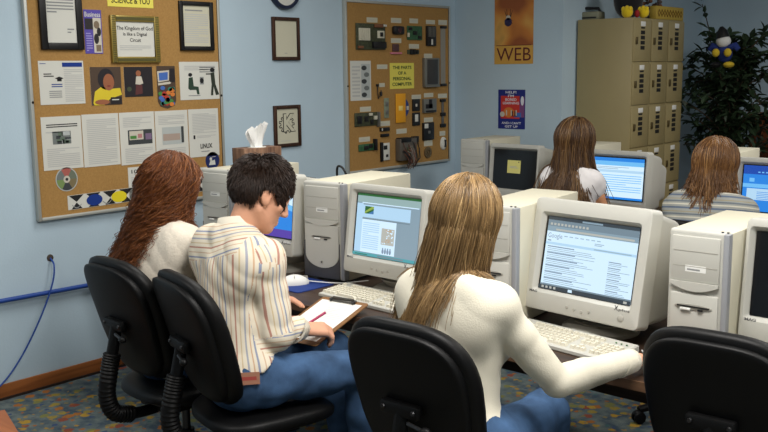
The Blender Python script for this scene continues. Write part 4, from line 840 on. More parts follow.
# ------------------------------------------------------------------ lockers and what stands on them
LOCK = M('tan enamelled steel', (152, 138, 98), 0.45, 0.4, noise=0.04, nscale=3); LOCKD = M('tan enamel side', (140, 122, 84), 0.5, 0.35, noise=0.07, nscale=4)
lx0, lx1, ly0, ly1, lz = 0.965, 1.398, 5.985, 6.81, 1.948
t = thing('locker_cabinet', 'tall tan steel locker cabinet with rows of small vented doors', 'lockers', ((lx0 + lx1) / 2, (ly0 + ly1) / 2, 0))
b = MB(); b.bx((lx0, ly0, 0.0), (lx1 - 0.006, ly1, lz), LOCK, 0.004)
b.build('body', t)
dw = (ly1 - ly0) / 3; dh = 0.3
for r in range(6):
    for c in range(3):
        y0, z1 = ly0 + c * dw + 0.006, lz - 0.012 - r * dh; y1, z0 = y0 + dw - 0.012, z1 - dh + 0.012
        b = MB(); b.bx((lx1 - 0.008, y0, z0), (lx1 + 0.004, y1, z1), LOCK, 0.004); dr = b.build('door', t)
        b = MB(); ym = (y0 + y1) / 2 + 0.0
        for k in range(4): b.bx((lx1 + 0.003, ym - 0.032, z1 - 0.075 - 0.035 * k - 0.026), (lx1 + 0.0046, ym + 0.032, z1 - 0.075 - 0.035 * k), VENT)
        b.bx((lx1 + 0.003, ym - 0.03, z1 - 0.062), (lx1 + 0.0046, ym + 0.03, z1 - 0.05), VENT); b.build('vent_slots', dr)
        b = MB(); b.bx((lx1 + 0.003, ym - 0.035, z1 - 0.045), (lx1 + 0.006, ym + 0.035, z1 - 0.012), LABELW, 0.001); b.build('number_card', dr)
        b = MB(); b.bx((lx1 + 0.003, y0 + 0.022, z1 - 0.17), (lx1 + 0.016, y0 + 0.042, z1 - 0.12), M('dark bronze latch', (92, 80, 52), 0.4, metal=0.6), 0.004); b.build('latch', dr)
t = thing('cassette_radio', 'small grey radio with a dark handle on the left of the locker top', 'radio', (1.12, 6.12, lz))
a, c = ony(581, 19, 6.12), ony(602, 19, 6.12)
b = MB(); b.bx((a.x, 6.07, lz + 0.0005), (c.x, 6.17, lz + 0.06), M('grey green plastic', (128, 128, 108), 0.5), 0.012); b.build('case', t)
b = MB(); b.tube([(a.x + 0.02, 6.12, lz + 0.05), (a.x + 0.03, 6.12, lz + 0.088), (c.x - 0.03, 6.12, lz + 0.082), (c.x - 0.01, 6.12, lz + 0.05)], 0.011, CHIP, 8); b.build('handle', t)
b = MB(); b.bx((a.x + 0.01, 6.067, lz + 0.012), (c.x - 0.02, 6.0705, lz + 0.022), CHIP); b.build('dial_strip', t)
# soft toy: only black body and yellow feet, no face
PL = M('black plush', (16, 16, 20), 0.95, sheen=0.3); PLY = M('yellow plush', (228, 196, 24), 0.9, sheen=0.3)
t = thing('soft_toy', 'black plush toy with yellow feet on the locker front corner', 'soft toy', (1.27, 6.16, lz))
b = MB(); b.ellip((1.26, 6.17, lz + 0.135), (0.105, 0.1, 0.135), PL, 20, 12); b.build('body', t)
for dx, dy in ((0.045, -0.1), (0.118, -0.0)):
    b = MB(); b.ellip((1.26 + dx, 6.17 + dy, lz + 0.042), (0.042, 0.03, 0.042), PLY, 14, 8)
    for k in (-1, 0, 1): b.ellip((1.26 + dx + 0.026 * k, 6.17 + dy - 0.006, lz + 0.068 - 0.006 * abs(k)), (0.016, 0.018, 0.02), PLY, 10, 6)
    b.build('foot', t)
b = MB(); b.ellip((1.36, 6.11, lz + 0.03), (0.018, 0.018, 0.028), M('red ribbon cloth', (150, 30, 34), 0.8), 10, 6); b.build('ribbon', t)
a = 6.40; b = MB(); b.bx((1.33, 6.36, lz + 0.0005), (1.384, 6.82, lz + 0.095), M('yellow ochre wood', (176, 150, 62), 0.6), 0.006); 
t = thing('carved_sign', 'yellow carved wooden name strip along the locker front edge', 'sign', (1.357, 6.59, lz)); b.build('board', t)
b = MB(); rr = random.Random(3)
for k in range(9):
    y = 6.385 + 0.046 * k; b.tube([(1.385, y, lz + 0.046), (1.385, y + 0.018, lz + 0.07), (1.385, y + 0.036, lz + 0.046), (1.385, y + 0.018, lz + 0.022), (1.385, y, lz + 0.046)], 0.004, M('brown carved groove', (120, 92, 34), 0.7), 5)
b.build('carving', t)
t = thing('dried_flowers', 'small dark bunch of dried flowers behind the carved sign', 'dried flowers', (1.24, 6.55, lz)); b = MB(); b.lathe([(0.03, 0.0005), (0.04, 0.05), (0.025, 0.09)], (1.24, 6.55, lz), Z3, M('grey pot', (110, 106, 108), 0.6), 16); b.build('vase', t)
b = MB()
for k in range(24): a = rr.uniform(0, 6.28); q = rr.uniform(0.02, 0.09); b.ellip((1.24 + q * math.cos(a), 6.55 + q * math.sin(a), lz + rr.uniform(0.08, 0.17)), (0.016, 0.016, 0.014), M('dusky petals', (88, 74, 70), 0.8) if k % 2 else M('russet petals', (110, 72, 52), 0.8), 8, 5)
b.build('flower_heads', t)
# ------------------------------------------------------------------ plant
LEAF = M('dark green leaves', (42, 58, 38), 0.45, 0.4, noise=0.35, nscale=9); BARK = M('grey brown bark', (70, 56, 44), 0.9)
px0, py0 = 1.56, 7.38
t = thing('potted_fig_tree', 'tall dark leafy fig tree in a pot between lockers and back wall', 'plant', (px0, py0, 0))
b = MB(); b.lathe([(0.14, 0.0), (0.17, 0.28), (0.185, 0.3), (0.185, 0.33), (0.165, 0.33), (0.16, 0.29)], (px0, py0, 0), Z3, M('brown plastic pot', (64, 44, 34), 0.6), 28); b.build('pot', t)
b = MB(); b.lathe([(0.158, 0.27), (0.15, 0.292)], (px0, py0, 0), Z3, M('potting soil', (36, 28, 22), 0.95), 24); b.build('soil', t)
rp = random.Random(21); tips = []
stem = MB()
def branch(a, c, r0, r1, sag=0.0):
    pts = [Vector(a).lerp(Vector(c), s) + Vector((rp.uniform(-0.012, 0.012), rp.uniform(-0.012, 0.012), -sag * 4 * s * (s - 1) * 1.0)) for s in [i / 6 for i in range(7)]]
    stem.tube(pts, [r0 + (r1 - r0) * i / 6 for i in range(7)], BARK, 6); return pts
for k in range(3): branch((px0 + 0.02 * k, py0, 0.28), (px0 + 0.05 * (k - 1), py0 + 0.03 * (k - 1), 1.25), 0.018, 0.012)
ends = []
for k in range(84):
    a = rp.uniform(0, 2 * PI); q = min(0.52, abs(rp.gauss(0, 0.3)) + 0.1); z = rp.uniform(0.95, 1.85); q *= 1.35 if z < 1.35 else max(0.4, 1.35 - (z - 1.4) * 1.9)
    c = Vector((px0 + q * math.cos(a), py0 + 0.7 * q * math.sin(a), z)); c.x = max(1.24, c.x); c.y = max(6.98, min(c.y, 8.0)); ends.append((Vector((px0, py0, max(0.6, z - 0.35))), c, 0.07))
tip = ony(703, 4, 7.3); ends.append((Vector((px0 - 0.1, py0, 1.45)), tip, 0.0)); ends.append((Vector((px0 - 0.05, py0, 1.4)), tip + Vector((0.06, 0, -0.28)), 0.0)); 
for q in ((762, 62), (768, 78), (764, 56), (688, 62), (683, 92), (760, 105)): ends.append((Vector((px0, py0, 1.35)), ony(*q, 7.3), 0.12))
lv = MB()
def leaf(p, dirv, L):
    dirv = dirv.normalized(); side = dirv.cross(Vector((rp.uniform(-0.5, 0.5), rp.uniform(-0.5, 0.5), 1))).normalized(); n = side.cross(dirv); w = L * 0.24
    q = [p, p + dirv * L * 0.35 + side * w + n * w * 0.3, p + dirv * L * 0.7 + side * w * 0.7 + n * w * 0.1, p + dirv * L - n * L * 0.12, p + dirv * L * 0.7 - side * w * 0.7 + n * w * 0.1, p + dirv * L * 0.35 - side * w + n * w * 0.3, p + dirv * L * 0.5 - n * 0.004]
    lv.add(q, [(0, 1, 6), (1, 2, 6), (2, 3, 6), (3, 4, 6), (4, 5, 6), (5, 0, 6)], LEAF)
for a, c, sag in ends:
    pts = branch(a, c, 0.007, 0.003, sag)
    d0 = (Vector(c) - Vector(a)).normalized()
    for i, p in enumerate(pts):
        if i < 1: continue
        for j in range(4 if sag else 3): leaf(p + d0 * rp.uniform(-0.04, 0.04), Vector((rp.uniform(-1, 1), rp.uniform(-1, 1), rp.uniform(-1.0, 0.35))) + d0 * 0.5, rp.uniform(0.075, 0.12))
stem.build('stems', t); lv.build('foliage', t, smooth=False)
# cloth doll hanging in the plant
p = ony(725, 48, 7.02)
t = thing('cloth_doll', 'cloth doll in blue and yellow hanging in the leafy plant', 'doll', (p.x, p.y, p.z - 0.13))
CB, CY, CW = M('navy cloth', (28, 46, 110), 0.9), M('mustard cloth', (196, 168, 44), 0.9), M('white fleece', (206, 206, 204), 0.95)
b = MB(); b.ellip(p + Vector((0, 0, -0.03)), (0.06, 0.05, 0.08), CB, 16, 10); b.build('body', t)
b = MB(); b.ellip(p + Vector((-0.005, -0.02, 0.05)), (0.055, 0.05, 0.05), CW, 14, 8); b.build('head', t)
b = MB(); b.lathe([(0.052, 0), (0.04, 0.05), (0.012, 0.085)], p + Vector((-0.01, -0.02, 0.075)), Vector((-0.2, 0, 1)), CHIP, 14); b.build('hat', t)
for s in (-1, 1):
    b = MB(); b.tube([p + Vector((s * 0.04, -0.02, 0.0)), p + Vector((s * 0.085, -0.02, 0.015)), p + Vector((s * 0.11, -0.02, -0.015))], [0.025, 0.028, 0.02], CB, 10); b.build('arm', t)
    b = MB(); b.ellip(p + Vector((s * 0.045, -0.06, -0.035)), (0.03, 0.025, 0.032), CY, 10, 6); b.build('mitten', t)
    b = MB(); b.ellip(p + Vector((s * 0.05, -0.04, -0.125)), (0.04, 0.05, 0.024), CHIP if s < 0 else CY, 10, 6); b.build('boot', t)
# wooden corner at the lower left
OAK = wood('orange oak', (142, 82, 44), (168, 102, 58), 5, 'X', 0.45)
p = onz(0, 402, 0.42); q = onz(19, 433, 0.42)
t = thing('wooden_stool', 'orange brown wooden stool corner at the lower left of the picture', 'stool', (q.x - 0.36, q.y - 0.02, 0))
u = (q - p).normalized(); n_ = Vector((u.y, -u.x, 0)); n_ = n_ if n_.x < 0 else -n_
c0 = q + u * 0.10; c1 = q - u * 0.26
b = MB(); b.prism([(0, 0), (0.36, 0), (0.36, 0.3), (0, 0.3)], c1 + Vector((0, 0, -0.03)), u, n_, Z3, 0.03, OAK); b.build('seat', t)
for s in (0.04, 0.32):
    for e in (0.04, 0.26):
        b = MB(); k = c1 + u * s + n_ * e; b.bx((k.x - 0.018, k.y - 0.018, 0), (k.x + 0.018, k.y + 0.018, 0.39), OAK, 0.004); b.build('leg', t)
# ------------------------------------------------------------------ task chairs
VINYL = M('black vinyl upholstery', (9, 9, 10), 0.5, 0.22, bump=0.05, bscale=220); BPL = M('black moulded plastic', (8, 8, 9), 0.5, 0.22); CHRM = M('chromed steel', (70, 70, 72), 0.35, metal=0.9)
def make_chair(label):
    t = thing('task_chair', label, 'chair', (0, 0, 0), None)
    bend = lambda p: Vector((p.x, p.y + 0.42 * p.x * p.x - 0.5 * max(0, p.z) ** 2 * 0.6 + 0.28 * (p.z + 0.02) ** 2 * (1 if p.z < 0 else 0.1) - 0.27 * p.z, p.z))
    shape = lambda p: bend(Vector((p.x * (1.0 + 0.10 * (p.z / 0.24) - 0.10 * (p.z / 0.24) ** 2 * 0.5), p.y, p.z)))
    b = MB(); b.pad((0, -0.21, 0.735), 0.41, 0.47, 0.085, VINYL, e=0.62, ep=0.6, fn=shape); b.build('backrest', t, angle=60)
    b = MB(); b.pad((0, -0.243, 0.732), 0.375, 0.43, 0.05, BPL, e=0.6, ep=0.35, fn=shape); b.build('back_shell', t, angle=60)
    sbend = lambda p: Vector((p.x, p.y, p.z))
    b = MB(); st = len(b.v); b.pad((0, 0, 0), 0.43, 0.46, 0.085, VINYL, e=0.6, ep=0.55); b.xform(Matrix.Translation((0, 0.02, 0.446)) @ Matrix.Rotation(rad(90), 4, 'X'))
    b.v = [(x, y, z - max(0, y - 0.13) ** 2 * 0.9 - 0.02 * (1 - (x / 0.24) ** 2) * (1 if z > 0.446 else 0)) for x, y, z in b.v]; b.build('seat', t, angle=60)
    b = MB(); b.bx((-0.1, -0.14, 0.362), (0.1, 0.12, 0.392), BPL, 0.012); b.build('seat_plate', t)
    b = MB(); b.tube(spline([(0, -0.05, 0.375), (0, -0.20, 0.372), (0, -0.30, 0.40), (0, -0.325, 0.47), (0, -0.31, 0.56), (0, -0.285, 0.66), (0, -0.268, 0.74)], 6), 0.021, BPL, 12); b.build('back_bar', t)
    sp = spline([(0, -0.23, 0.374), (0, -0.30, 0.40), (0, -0.325, 0.47), (0, -0.31, 0.56), (0, -0.295, 0.62)], 12)
    b = MB(); b.tube(sp, [0.030 + 0.003 * (k % 2) for k in range(len(sp))], BPL, 14); b.build('bellows', t)
    b = MB(); b.box((0, -0.278, 0.725), (0.13, 0.03, 0.04), BPL, 0.01); b.build('back_bracket', t)
    for s in (-1, 1):
        b = MB(); b.lathe([(0.007, 0), (0.005, 0.004)], (s * 0.05, -0.293, 0.727), -Y3, CHRM, 10); b.build('bolt', t)
    b = MB(); b.cyl((0.04, -0.30, 0.70), (0.10, -0.31, 0.695), 0.006, CHRM, 8); b.ellip((0.105, -0.31, 0.695), (0.018, 0.013, 0.013), BPL, 12, 8); b.build('adjustment_knob', t)
    b = MB(); b.cyl((0.1, 0.03, 0.372), (0.25, 0.05, 0.366), 0.006, BPL, 8); b.ellip((0.255, 0.05, 0.366), (0.025, 0.012, 0.008), BPL, 10, 6); b.build('height_lever', t)
    b = MB(); b.cyl((0, 0, 0.08), (0, 0, 0.25), 0.03, BPL, 18); b.cyl((0, 0, 0.25), (0, 0, 0.37), 0.016, CHRM, 14); b.lathe([(0.045, 0.05), (0.05, 0.08), (0.034, 0.12)], (0, 0, 0), Z3, BPL, 20); b.build('column', t)
    for k in range(5):
        a = rad(72 * k + 20); d = Vector((math.cos(a), math.sin(a), 0)); b = MB(); b.tube([d * 0.03 + Z3 * 0.085, d * 0.15 + Z3 * 0.084, d * 0.28 + Z3 * 0.064], [0.027, 0.022, 0.016], BPL, 10); lg = b.build('leg', t)
        b = MB(); n = Vector((-d.y, d.x, 0)); e = d * 0.28
        for s in (-1, 1): b.lathe([(0.026, 0), (0.028, 0.004), (0.028, 0.014), (0.026, 0.018)], e + n * (s * 0.013) - n * (0.009) + Z3 * 0.0285, n, BPL, 18)
        b.ellip(e + Z3 * 0.046, (0.024, 0.024, 0.016), BPL, 12, 6); b.build('caster', lg)
    return t
CH = make_chair('black task chair of the red haired girl, nearest the wall')
CHAIRS = [(None, (1.55, 2.04, 0), rad(-3)), ('black task chair of the boy in the striped shirt', (1.985, 2.035, 0), rad(-14)), ('black task chair of the blonde girl in the white sweater', (2.86, 2.06, 0), rad(2)), ('empty black task chair at the right in front of the dark monitor', (3.53, 2.48, 0), rad(2)),
          ('black task chair of the long haired girl in the rear row', (1.80, 4.40, 0), rad(0)), ('black task chair of the short haired person in the rear row', (2.74, 4.02, 0), rad(0))]
for i, (lab, loc, rz) in enumerate(CHAIRS):
    if i == 0: CH.location = loc; CH.rotation_euler = (0, 0, rz); CH['group'] = 'black task chairs'
    else: dup(CH, lab, loc, rz, 'black task chairs')
# ------------------------------------------------------------------ implicit bodies
class Fld:
    def __init__(s, lo, hi, h):
        s.lo = np.array(lo, float); s.h = h; s.n = np.ceil((np.array(hi) - s.lo) / h).astype(int) + 1
        s.D = np.full(s.n, 0.25, np.float32)
    def reg(s, lo, hi):
        a = np.clip(np.floor((np.array(lo) - s.lo) / s.h).astype(int), 0, s.n - 1); b = np.clip(np.ceil((np.array(hi) - s.lo) / s.h).astype(int) + 1, 1, s.n)
        sl = tuple(slice(i, max(j, i + 1)) for i, j in zip(a, b))
        g = [(s.lo[k] + s.h * np.arange(sl[k].start, sl[k].stop)).astype(np.float32) for k in range(3)]
        return sl, g[0][:, None, None], g[1][None, :, None], g[2][None, None, :]
    def comb(s, sl, d, k, carve=False):
        A = s.D[sl]
        if carve:
            d = -d; h = np.clip(0.5 - 0.5 * (A - d) / k, 0, 1); s.D[sl] = A * (1 - h) + d * h + k * h * (1 - h)
        else:
            h = np.clip(0.5 + 0.5 * (A - d) / k, 0, 1); s.D[sl] = A * (1 - h) + d * h - k * h * (1 - h)
    def cone(s, a, b, r1, r2=None, k=0.02, carve=False):
        r2 = r1 if r2 is None else r2; a = np.array(a, float); b = np.array(b, float); m = max(r1, r2) + k + 0.03
        sl, X, Y, Z = s.reg(np.minimum(a, b) - m, np.maximum(a, b) + m)
        ab = b - a; L2 = max(ab @ ab, 1e-9)
        t = np.clip(((X - a[0]) * ab[0] + (Y - a[1]) * ab[1] + (Z - a[2]) * ab[2]) / L2, 0, 1)
        d = np.sqrt((X - a[0] - t * ab[0]) ** 2 + (Y - a[1] - t * ab[1]) ** 2 + (Z - a[2] - t * ab[2]) ** 2) - (r1 + (r2 - r1) * t)
        s.comb(sl, d, k, carve)
    def ell(s, c, r, ax=None, k=0.02, carve=False):
        c = np.array(c, float); r = np.array(r, float); m = r.max() + k + 0.03
        sl, X, Y, Z = s.reg(c - m, c + m); x, y, z = X - c[0], Y - c[1], Z - c[2]
        if ax is not None:
            R = [np.array(v) for v in ax]; x, y, z = [x * v[0] + y * v[1] + z * v[2] for v in R]
        k0 = np.sqrt((x / r[0]) ** 2 + (y / r[1]) ** 2 + (z / r[2]) ** 2); k1 = np.sqrt((x / r[0] ** 2) ** 2 + (y / r[1] ** 2) ** 2 + (z / r[2] ** 2) ** 2)
        d = np.where(k1 > 1e-6, k0 * (k0 - 1) / np.maximum(k1, 1e-6), -r.min())
        s.comb(sl, d, k, carve)
    def mesh(s):
        D = s.D; B = D < 0
        c = [B[i:B.shape[0] - 1 + i, j:B.shape[1] - 1 + j, k:B.shape[2] - 1 + k] for i in (0, 1) for j in (0, 1) for k in (0, 1)]
        cnt = sum(x.astype(np.int8) for x in c); act = (cnt > 0) & (cnt < 8); idx = np.argwhere(act); ids = -np.ones(act.shape, np.int64); ids[act] = np.arange(len(idx))
        P = np.zeros((len(idx), 3)); W = np.zeros(len(idx)); cor = [(i, j, k) for i in (0, 1) for j in (0, 1) for k in (0, 1)]
        val = {q: D[idx[:, 0] + q[0], idx[:, 1] + q[1], idx[:, 2] + q[2]] for q in cor}
        for q in cor:
            for a in range(3):
                if q[a] == 0:
                    p = list(q); p[a] = 1; p = tuple(p); u, v = val[q], val[p]; m = (u < 0) != (v < 0)
                    t = np.where(m, u / np.where(m, u - v, 1), 0); pt = np.array(q, float)[None, :].repeat(len(idx), 0); pt[:, a] = t
                    P[m] += pt[m]; W += m
        V = s.lo + s.h * (idx + P / W[:, None]); F = []
        for a in range(3):
            b, cc = (a + 1) % 3, (a + 2) % 3; sl0 = [slice(1, -1)] * 3; sl1 = [slice(1, -1)] * 3; sl0[a] = slice(0, -1); sl1[a] = slice(1, None)
            A0, A1 = B[tuple(sl0)], B[tuple(sl1)]
            for flip, mk in ((False, A0 & ~A1), (True, ~A0 & A1)):
                e = np.argwhere(mk); off = np.ones(3, int); off[a] = 0; e = e + off
                q = []
                for db, dc in ((-1, -1), (0, -1), (0, 0), (-1, 0)):
                    w = e.copy(); w[:, b] += db; w[:, cc] += dc; q.append(ids[w[:, 0], w[:, 1], w[:, 2]])
                q = np.stack(q, 1); F.append(q[:, ::-1] if flip else q)
        return V, np.concatenate(F)
NZ = [(rng.normal(size=3), rng.uniform(0, 6.28)) for _ in range(24)]
def folds(X, Y, Z, scale, amp, stretch=(1, 1, 1)):
    t = 0
    for i in range(5):
        d, ph = NZ[i]; d = d / np.linalg.norm(d) * np.array(stretch); w = scale * (1 + 0.35 * i)
        t = t + (1 - 2 * np.abs(np.sin(0.5 * (w * (X * d[0] + Y * d[1] + Z * d[2]) + ph + 1.2 * np.sin(w * 0.5 * (X * d[1] - Y * d[2] + Z * d[0])))))) / 5
    return amp * t
def field_obj(F, name, parent, mat, fold=None):
    if fold:
        sl, X, Y, Z = F.reg(F.lo, F.lo + F.h * (F.n - 1)); F.D = F.D + folds(X, Y, Z, *fold).astype(np.float32)
    V, Q = F.mesh(); off = np.array(wloc(parent))
    me = bpy.data.meshes.new(name); V2 = V - off
    me.vertices.add(len(V2)); me.vertices.foreach_set('co', V2.astype(np.float32).ravel()); me.loops.add(4 * len(Q)); me.polygons.add(len(Q))
    me.loops.foreach_set('vertex_index', Q.ravel().astype(np.int32)); me.polygons.foreach_set('loop_start', np.arange(0, 4 * len(Q), 4, dtype=np.int32))
    me.update(calc_edges=True); me.validate()
    me.materials.append(mat); me.shade_smooth()
    o = bpy.data.objects.new(name, me); COL.objects.link(o); o.parent = parent; WORLD[o.name] = Vector(off); return o, V, Q
nv = lambda v: np.array(v, float) / (np.linalg.norm(v) + 1e-12)
A = lambda *v: np.array(v, float)
def head_axes(az, pitch, roll=0):
    """az clockwise from +Y, pitch down positive; returns right, forward, up"""
    a, p = rad(az), rad(pitch); r = A(math.cos(a), -math.sin(a), 0); f = A(math.sin(a) * math.cos(p), math.cos(a) * math.cos(p), -math.sin(p)); u = np.cross(r, f)
    q = rad(roll); return nv(r * math.cos(q) + u * math.sin(q)), f, nv(u * math.cos(q) - r * math.sin(q))
def add_head(F, c, ax, s=1.0):
    r, f, u = ax; P = lambda x, y, z: c + s * (r * x + f * y + u * z)
    E = lambda p, q, k=0.012, carve=False: F.ell(P(*p), np.array(q) * s, ax, k, carve)
    E((0, -0.012, 0.03), (0.073, 0.092, 0.086)); E((0, 0.028, -0.042), (0.056, 0.062, 0.072), 0.03); E((0, 0.066, -0.096), (0.024, 0.02, 0.02), 0.02)
    for q in (-1, 1):
        F.cone(P(q * 0.05, 0.0, -0.055), P(q * 0.016, 0.064, -0.097), 0.017 * s, 0.015 * s, 0.02); E((q * 0.042, 0.058, -0.022), (0.02, 0.018, 0.016), 0.02)
        E((q * 0.032, 0.098, 0.004), (0.019, 0.016, 0.013), 0.01, True); E((q * 0.031, 0.076, 0.003), (0.0135, 0.0135, 0.0125), 0.004)
        F.cone(P(q * 0.028 - q * 0.012, 0.086, 0.021), P(q * 0.045, 0.078, 0.02), 0.007 * s, 0.005 * s, 0.012)
        E((q * 0.075, -0.006, -0.006), (0.009, 0.019, 0.031), 0.006); E((q * 0.083, 0.0, -0.002), (0.005, 0.010, 0.018), 0.004, True); E((q * 0.072, 0.004, -0.03), (0.008, 0.01, 0.012), 0.008)
        E((q * 0.010, 0.098, -0.034), (0.008, 0.010, 0.007), 0.006)
    F.cone(P(0, 0.084, 0.016), P(0, 0.108, -0.028), 0.0075 * s, 0.0105 * s, 0.012)
    F.cone(P(-0.017, 0.085, -0.064), P(0.017, 0.085, -0.064), 0.0065 * s, k=0.006); F.cone(P(-0.014, 0.085, -0.074), P(0.014, 0.085, -0.074), 0.0075 * s, k=0.006); F.cone(P(-0.02, 0.095, -0.069), P(0.02, 0.095, -0.069), 0.002 * s, k=0.003, carve=True)
def add_hand(F, w, d, n, side, curl=0.5, s=1.0, pinch=False):
    """w wrist, d pointing direction, n palm normal (facing away from the back), side +1 when the thumb lies along n x d"""
    d = nv(d); n = nv(n - d * (n @ d)); t = np.cross(n, d) * side   # towards the thumb
    k = 0.008
    for q in (-0.026, -0.009, 0.009, 0.026): F.cone(w + d * 0.015 + t * q * 0.6, w + d * 0.085 * s + t * q, 0.015 * s, 0.0125 * s, k)
    lens = {0.028: 0.072, 0.0095: 0.08, -0.0095: 0.074, -0.027: 0.058}
    for i, (q, L) in enumerate(lens.items()):
        b = w + d * 0.09 * s + t * q; th = 0.35 * curl * (0.6 if (pinch and i == 0) else 1); dirn = d; p = b
        for j, fr in enumerate((0.45, 0.32, 0.23)):
            th2 = th + curl * (0.55, 1.1, 0.7)[j] * 0.75; th = th2; dirn = d * math.cos(th) + n * math.sin(th); e = p + dirn * L * fr * s
            F.cone(p, e, (0.0095, 0.0088, 0.008)[j] * s, (0.0088, 0.008, 0.007)[j] * s, 0.004); p = e
    b = w + d * 0.03 * s + t * 0.024 + n * 0.004; m = b + (d * 0.6 + t * 0.62 + n * 0.3) * 0.045 * s; e = m + (d * 0.85 + t * (0.05 if not pinch else -0.35) + n * 0.45) * 0.034 * s; g = e + (d * 0.9 - t * 0.25 + n * 0.35) * 0.026 * s
    F.cone(b, m, 0.014 * s, 0.0115 * s, k); F.cone(m, e, 0.011 * s, 0.0098 * s, 0.005); F.cone(e, g, 0.0098 * s, 0.008 * s, 0.004)
def torso_axes(J):
    up = nv(J['neck'] - J['pel']); R = nv(J['shR'] - J['shL']); f = nv(np.cross(up, R)); return nv(np.cross(f, up)), f, up
def add_torso(F, J, g, sx=1.0, fem=True, k=0.03):
    R, f, up = ax = torso_axes(J); L = J['neck'] - J['pel']; c = J['pel'] + L * 0.66; wst = J['pel'] + L * 0.34
    hb = A(0, 0, 1)
    F.ell(c - f * 0.005, A(0.142 * sx + g, 0.098 + g, 0.165 + g), ax, k); F.ell(wst, A((0.118 if fem else 0.132) * sx + g, 0.09 + g, 0.15 + g), ax, 0.05); F.ell(J['pel'] - f * 0.0, A(0.165 * sx + g, 0.12 + g, 0.115 + g), ax, 0.05)
    F.cone(J['shL'], J['shR'], 0.044 + g, k=0.03)
    for q in ('shL', 'shR'):
        F.cone(J['neck'] - up * 0.012 - f * 0.012, J[q] + up * 0.0, 0.04 + g, 0.046 + g, 0.04); F.ell(J[q] * 0.75 + c * 0.25 - f * 0.055, A(0.06 + g, 0.035 + g, 0.09 + g), ax, 0.04)
        F.cone(J[q], J[q] * 0.45 + c * 0.55 - up * 0.05, 0.05 + g, 0.05 + g, 0.04)
    if fem:
        for q in (-1, 1): F.ell(c + R * q * 0.068 + f * 0.082 - up * 0.03, A(0.056 + g, 0.05 + g, 0.056 + g), ax, 0.03)
def add_arm(F, J, sd, r, g, to=1.0, k=0.018):
    s_, e, w = J['sh' + sd], J['el' + sd], J['wr' + sd]
    if to < 0:
        F.cone(s_, s_ + (e - s_) * -to, r[0] + g, r[0] + g + 0.004, k); return
    F.cone(s_, e, r[0] + g, r[1] + g, k); F.ell(s_ * 0.62 + e * 0.38, [r[0] * 0.98 + g] * 3, None, 0.01); w2 = e + (w - e) * to; m = e * 0.65 + w * 0.35
    F.cone(e, m, r[1] + g, r[2] + g, 0.008); F.cone(m, w2, r[2] + g, (r[3] + (r[2] - r[3]) * (1 - to)) + g, 0.008)
def add_leg(F, J, sd, r, g, k=0.03, to=1.0):
    h, kn, an = J['hp' + sd], J['kn' + sd], J['an' + sd]; F.cone(h, kn, r[0] + g, r[1] + g, k); an2 = kn + (an - kn) * to; m = kn * 0.65 + an * 0.35
    F.cone(kn, m, r[1] * 0.95 + g, r[2] + g, 0.02); F.cone(m, an2, r[2] + g, r[3] + g, 0.02)
def tubes(paths, rad0, rad1, seg=4):
    """paths (n,m,3) -> strand tubes in numpy"""
    n, m, _ = paths.shape; T = np.gradient(paths, axis=1); T /= np.linalg.norm(T, axis=2, keepdims=True) + 1e-9
    ref = np.array([0.31, 0.52, 0.79]); u = np.cross(T, ref); u /= np.linalg.norm(u, axis=2, keepdims=True) + 1e-9; w = np.cross(T, u)
    rr = (rad0 + (rad1 - rad0) * np.linspace(0, 1, m) ** 1.5)[None, :, None] * np.ones((n, 1, 1)); V = []
    for k in range(seg):
        a = 2 * PI * k / seg; V.append(paths + rr * (u * math.cos(a) + w * math.sin(a)))
    V = np.stack(V, 2).reshape(-1, 3); base = (np.arange(n)[:, None] * m + np.arange(m - 1)[None, :]) * seg; F = []
    for k in range(seg):
        k2 = (k + 1) % seg; F.append(np.stack([base + k, base + k2, base + seg + k2, base + seg + k], -1).reshape(-1, 4))
    return V, np.concatenate(F)
def np_obj(name, V, Q, parent, mat, smooth=True):
    off = np.array(wloc(parent)); me = bpy.data.meshes.new(name); V2 = (V - off).astype(np.float32); Q = np.asarray(Q, np.int32)
    me.vertices.add(len(V2)); me.vertices.foreach_set('co', V2.ravel()); me.loops.add(Q.size); me.polygons.add(len(Q)); me.loops.foreach_set('vertex_index', Q.ravel())
    me.polygons.foreach_set('loop_start', np.arange(0, Q.size, Q.shape[1], dtype=np.int32)); me.update(calc_edges=True); me.materials.append(mat)
    if smooth: me.shade_smooth()
    o = bpy.data.objects.new(name, me); COL.objects.link(o); o.parent = parent; WORLD[o.name] = Vector(off); return o
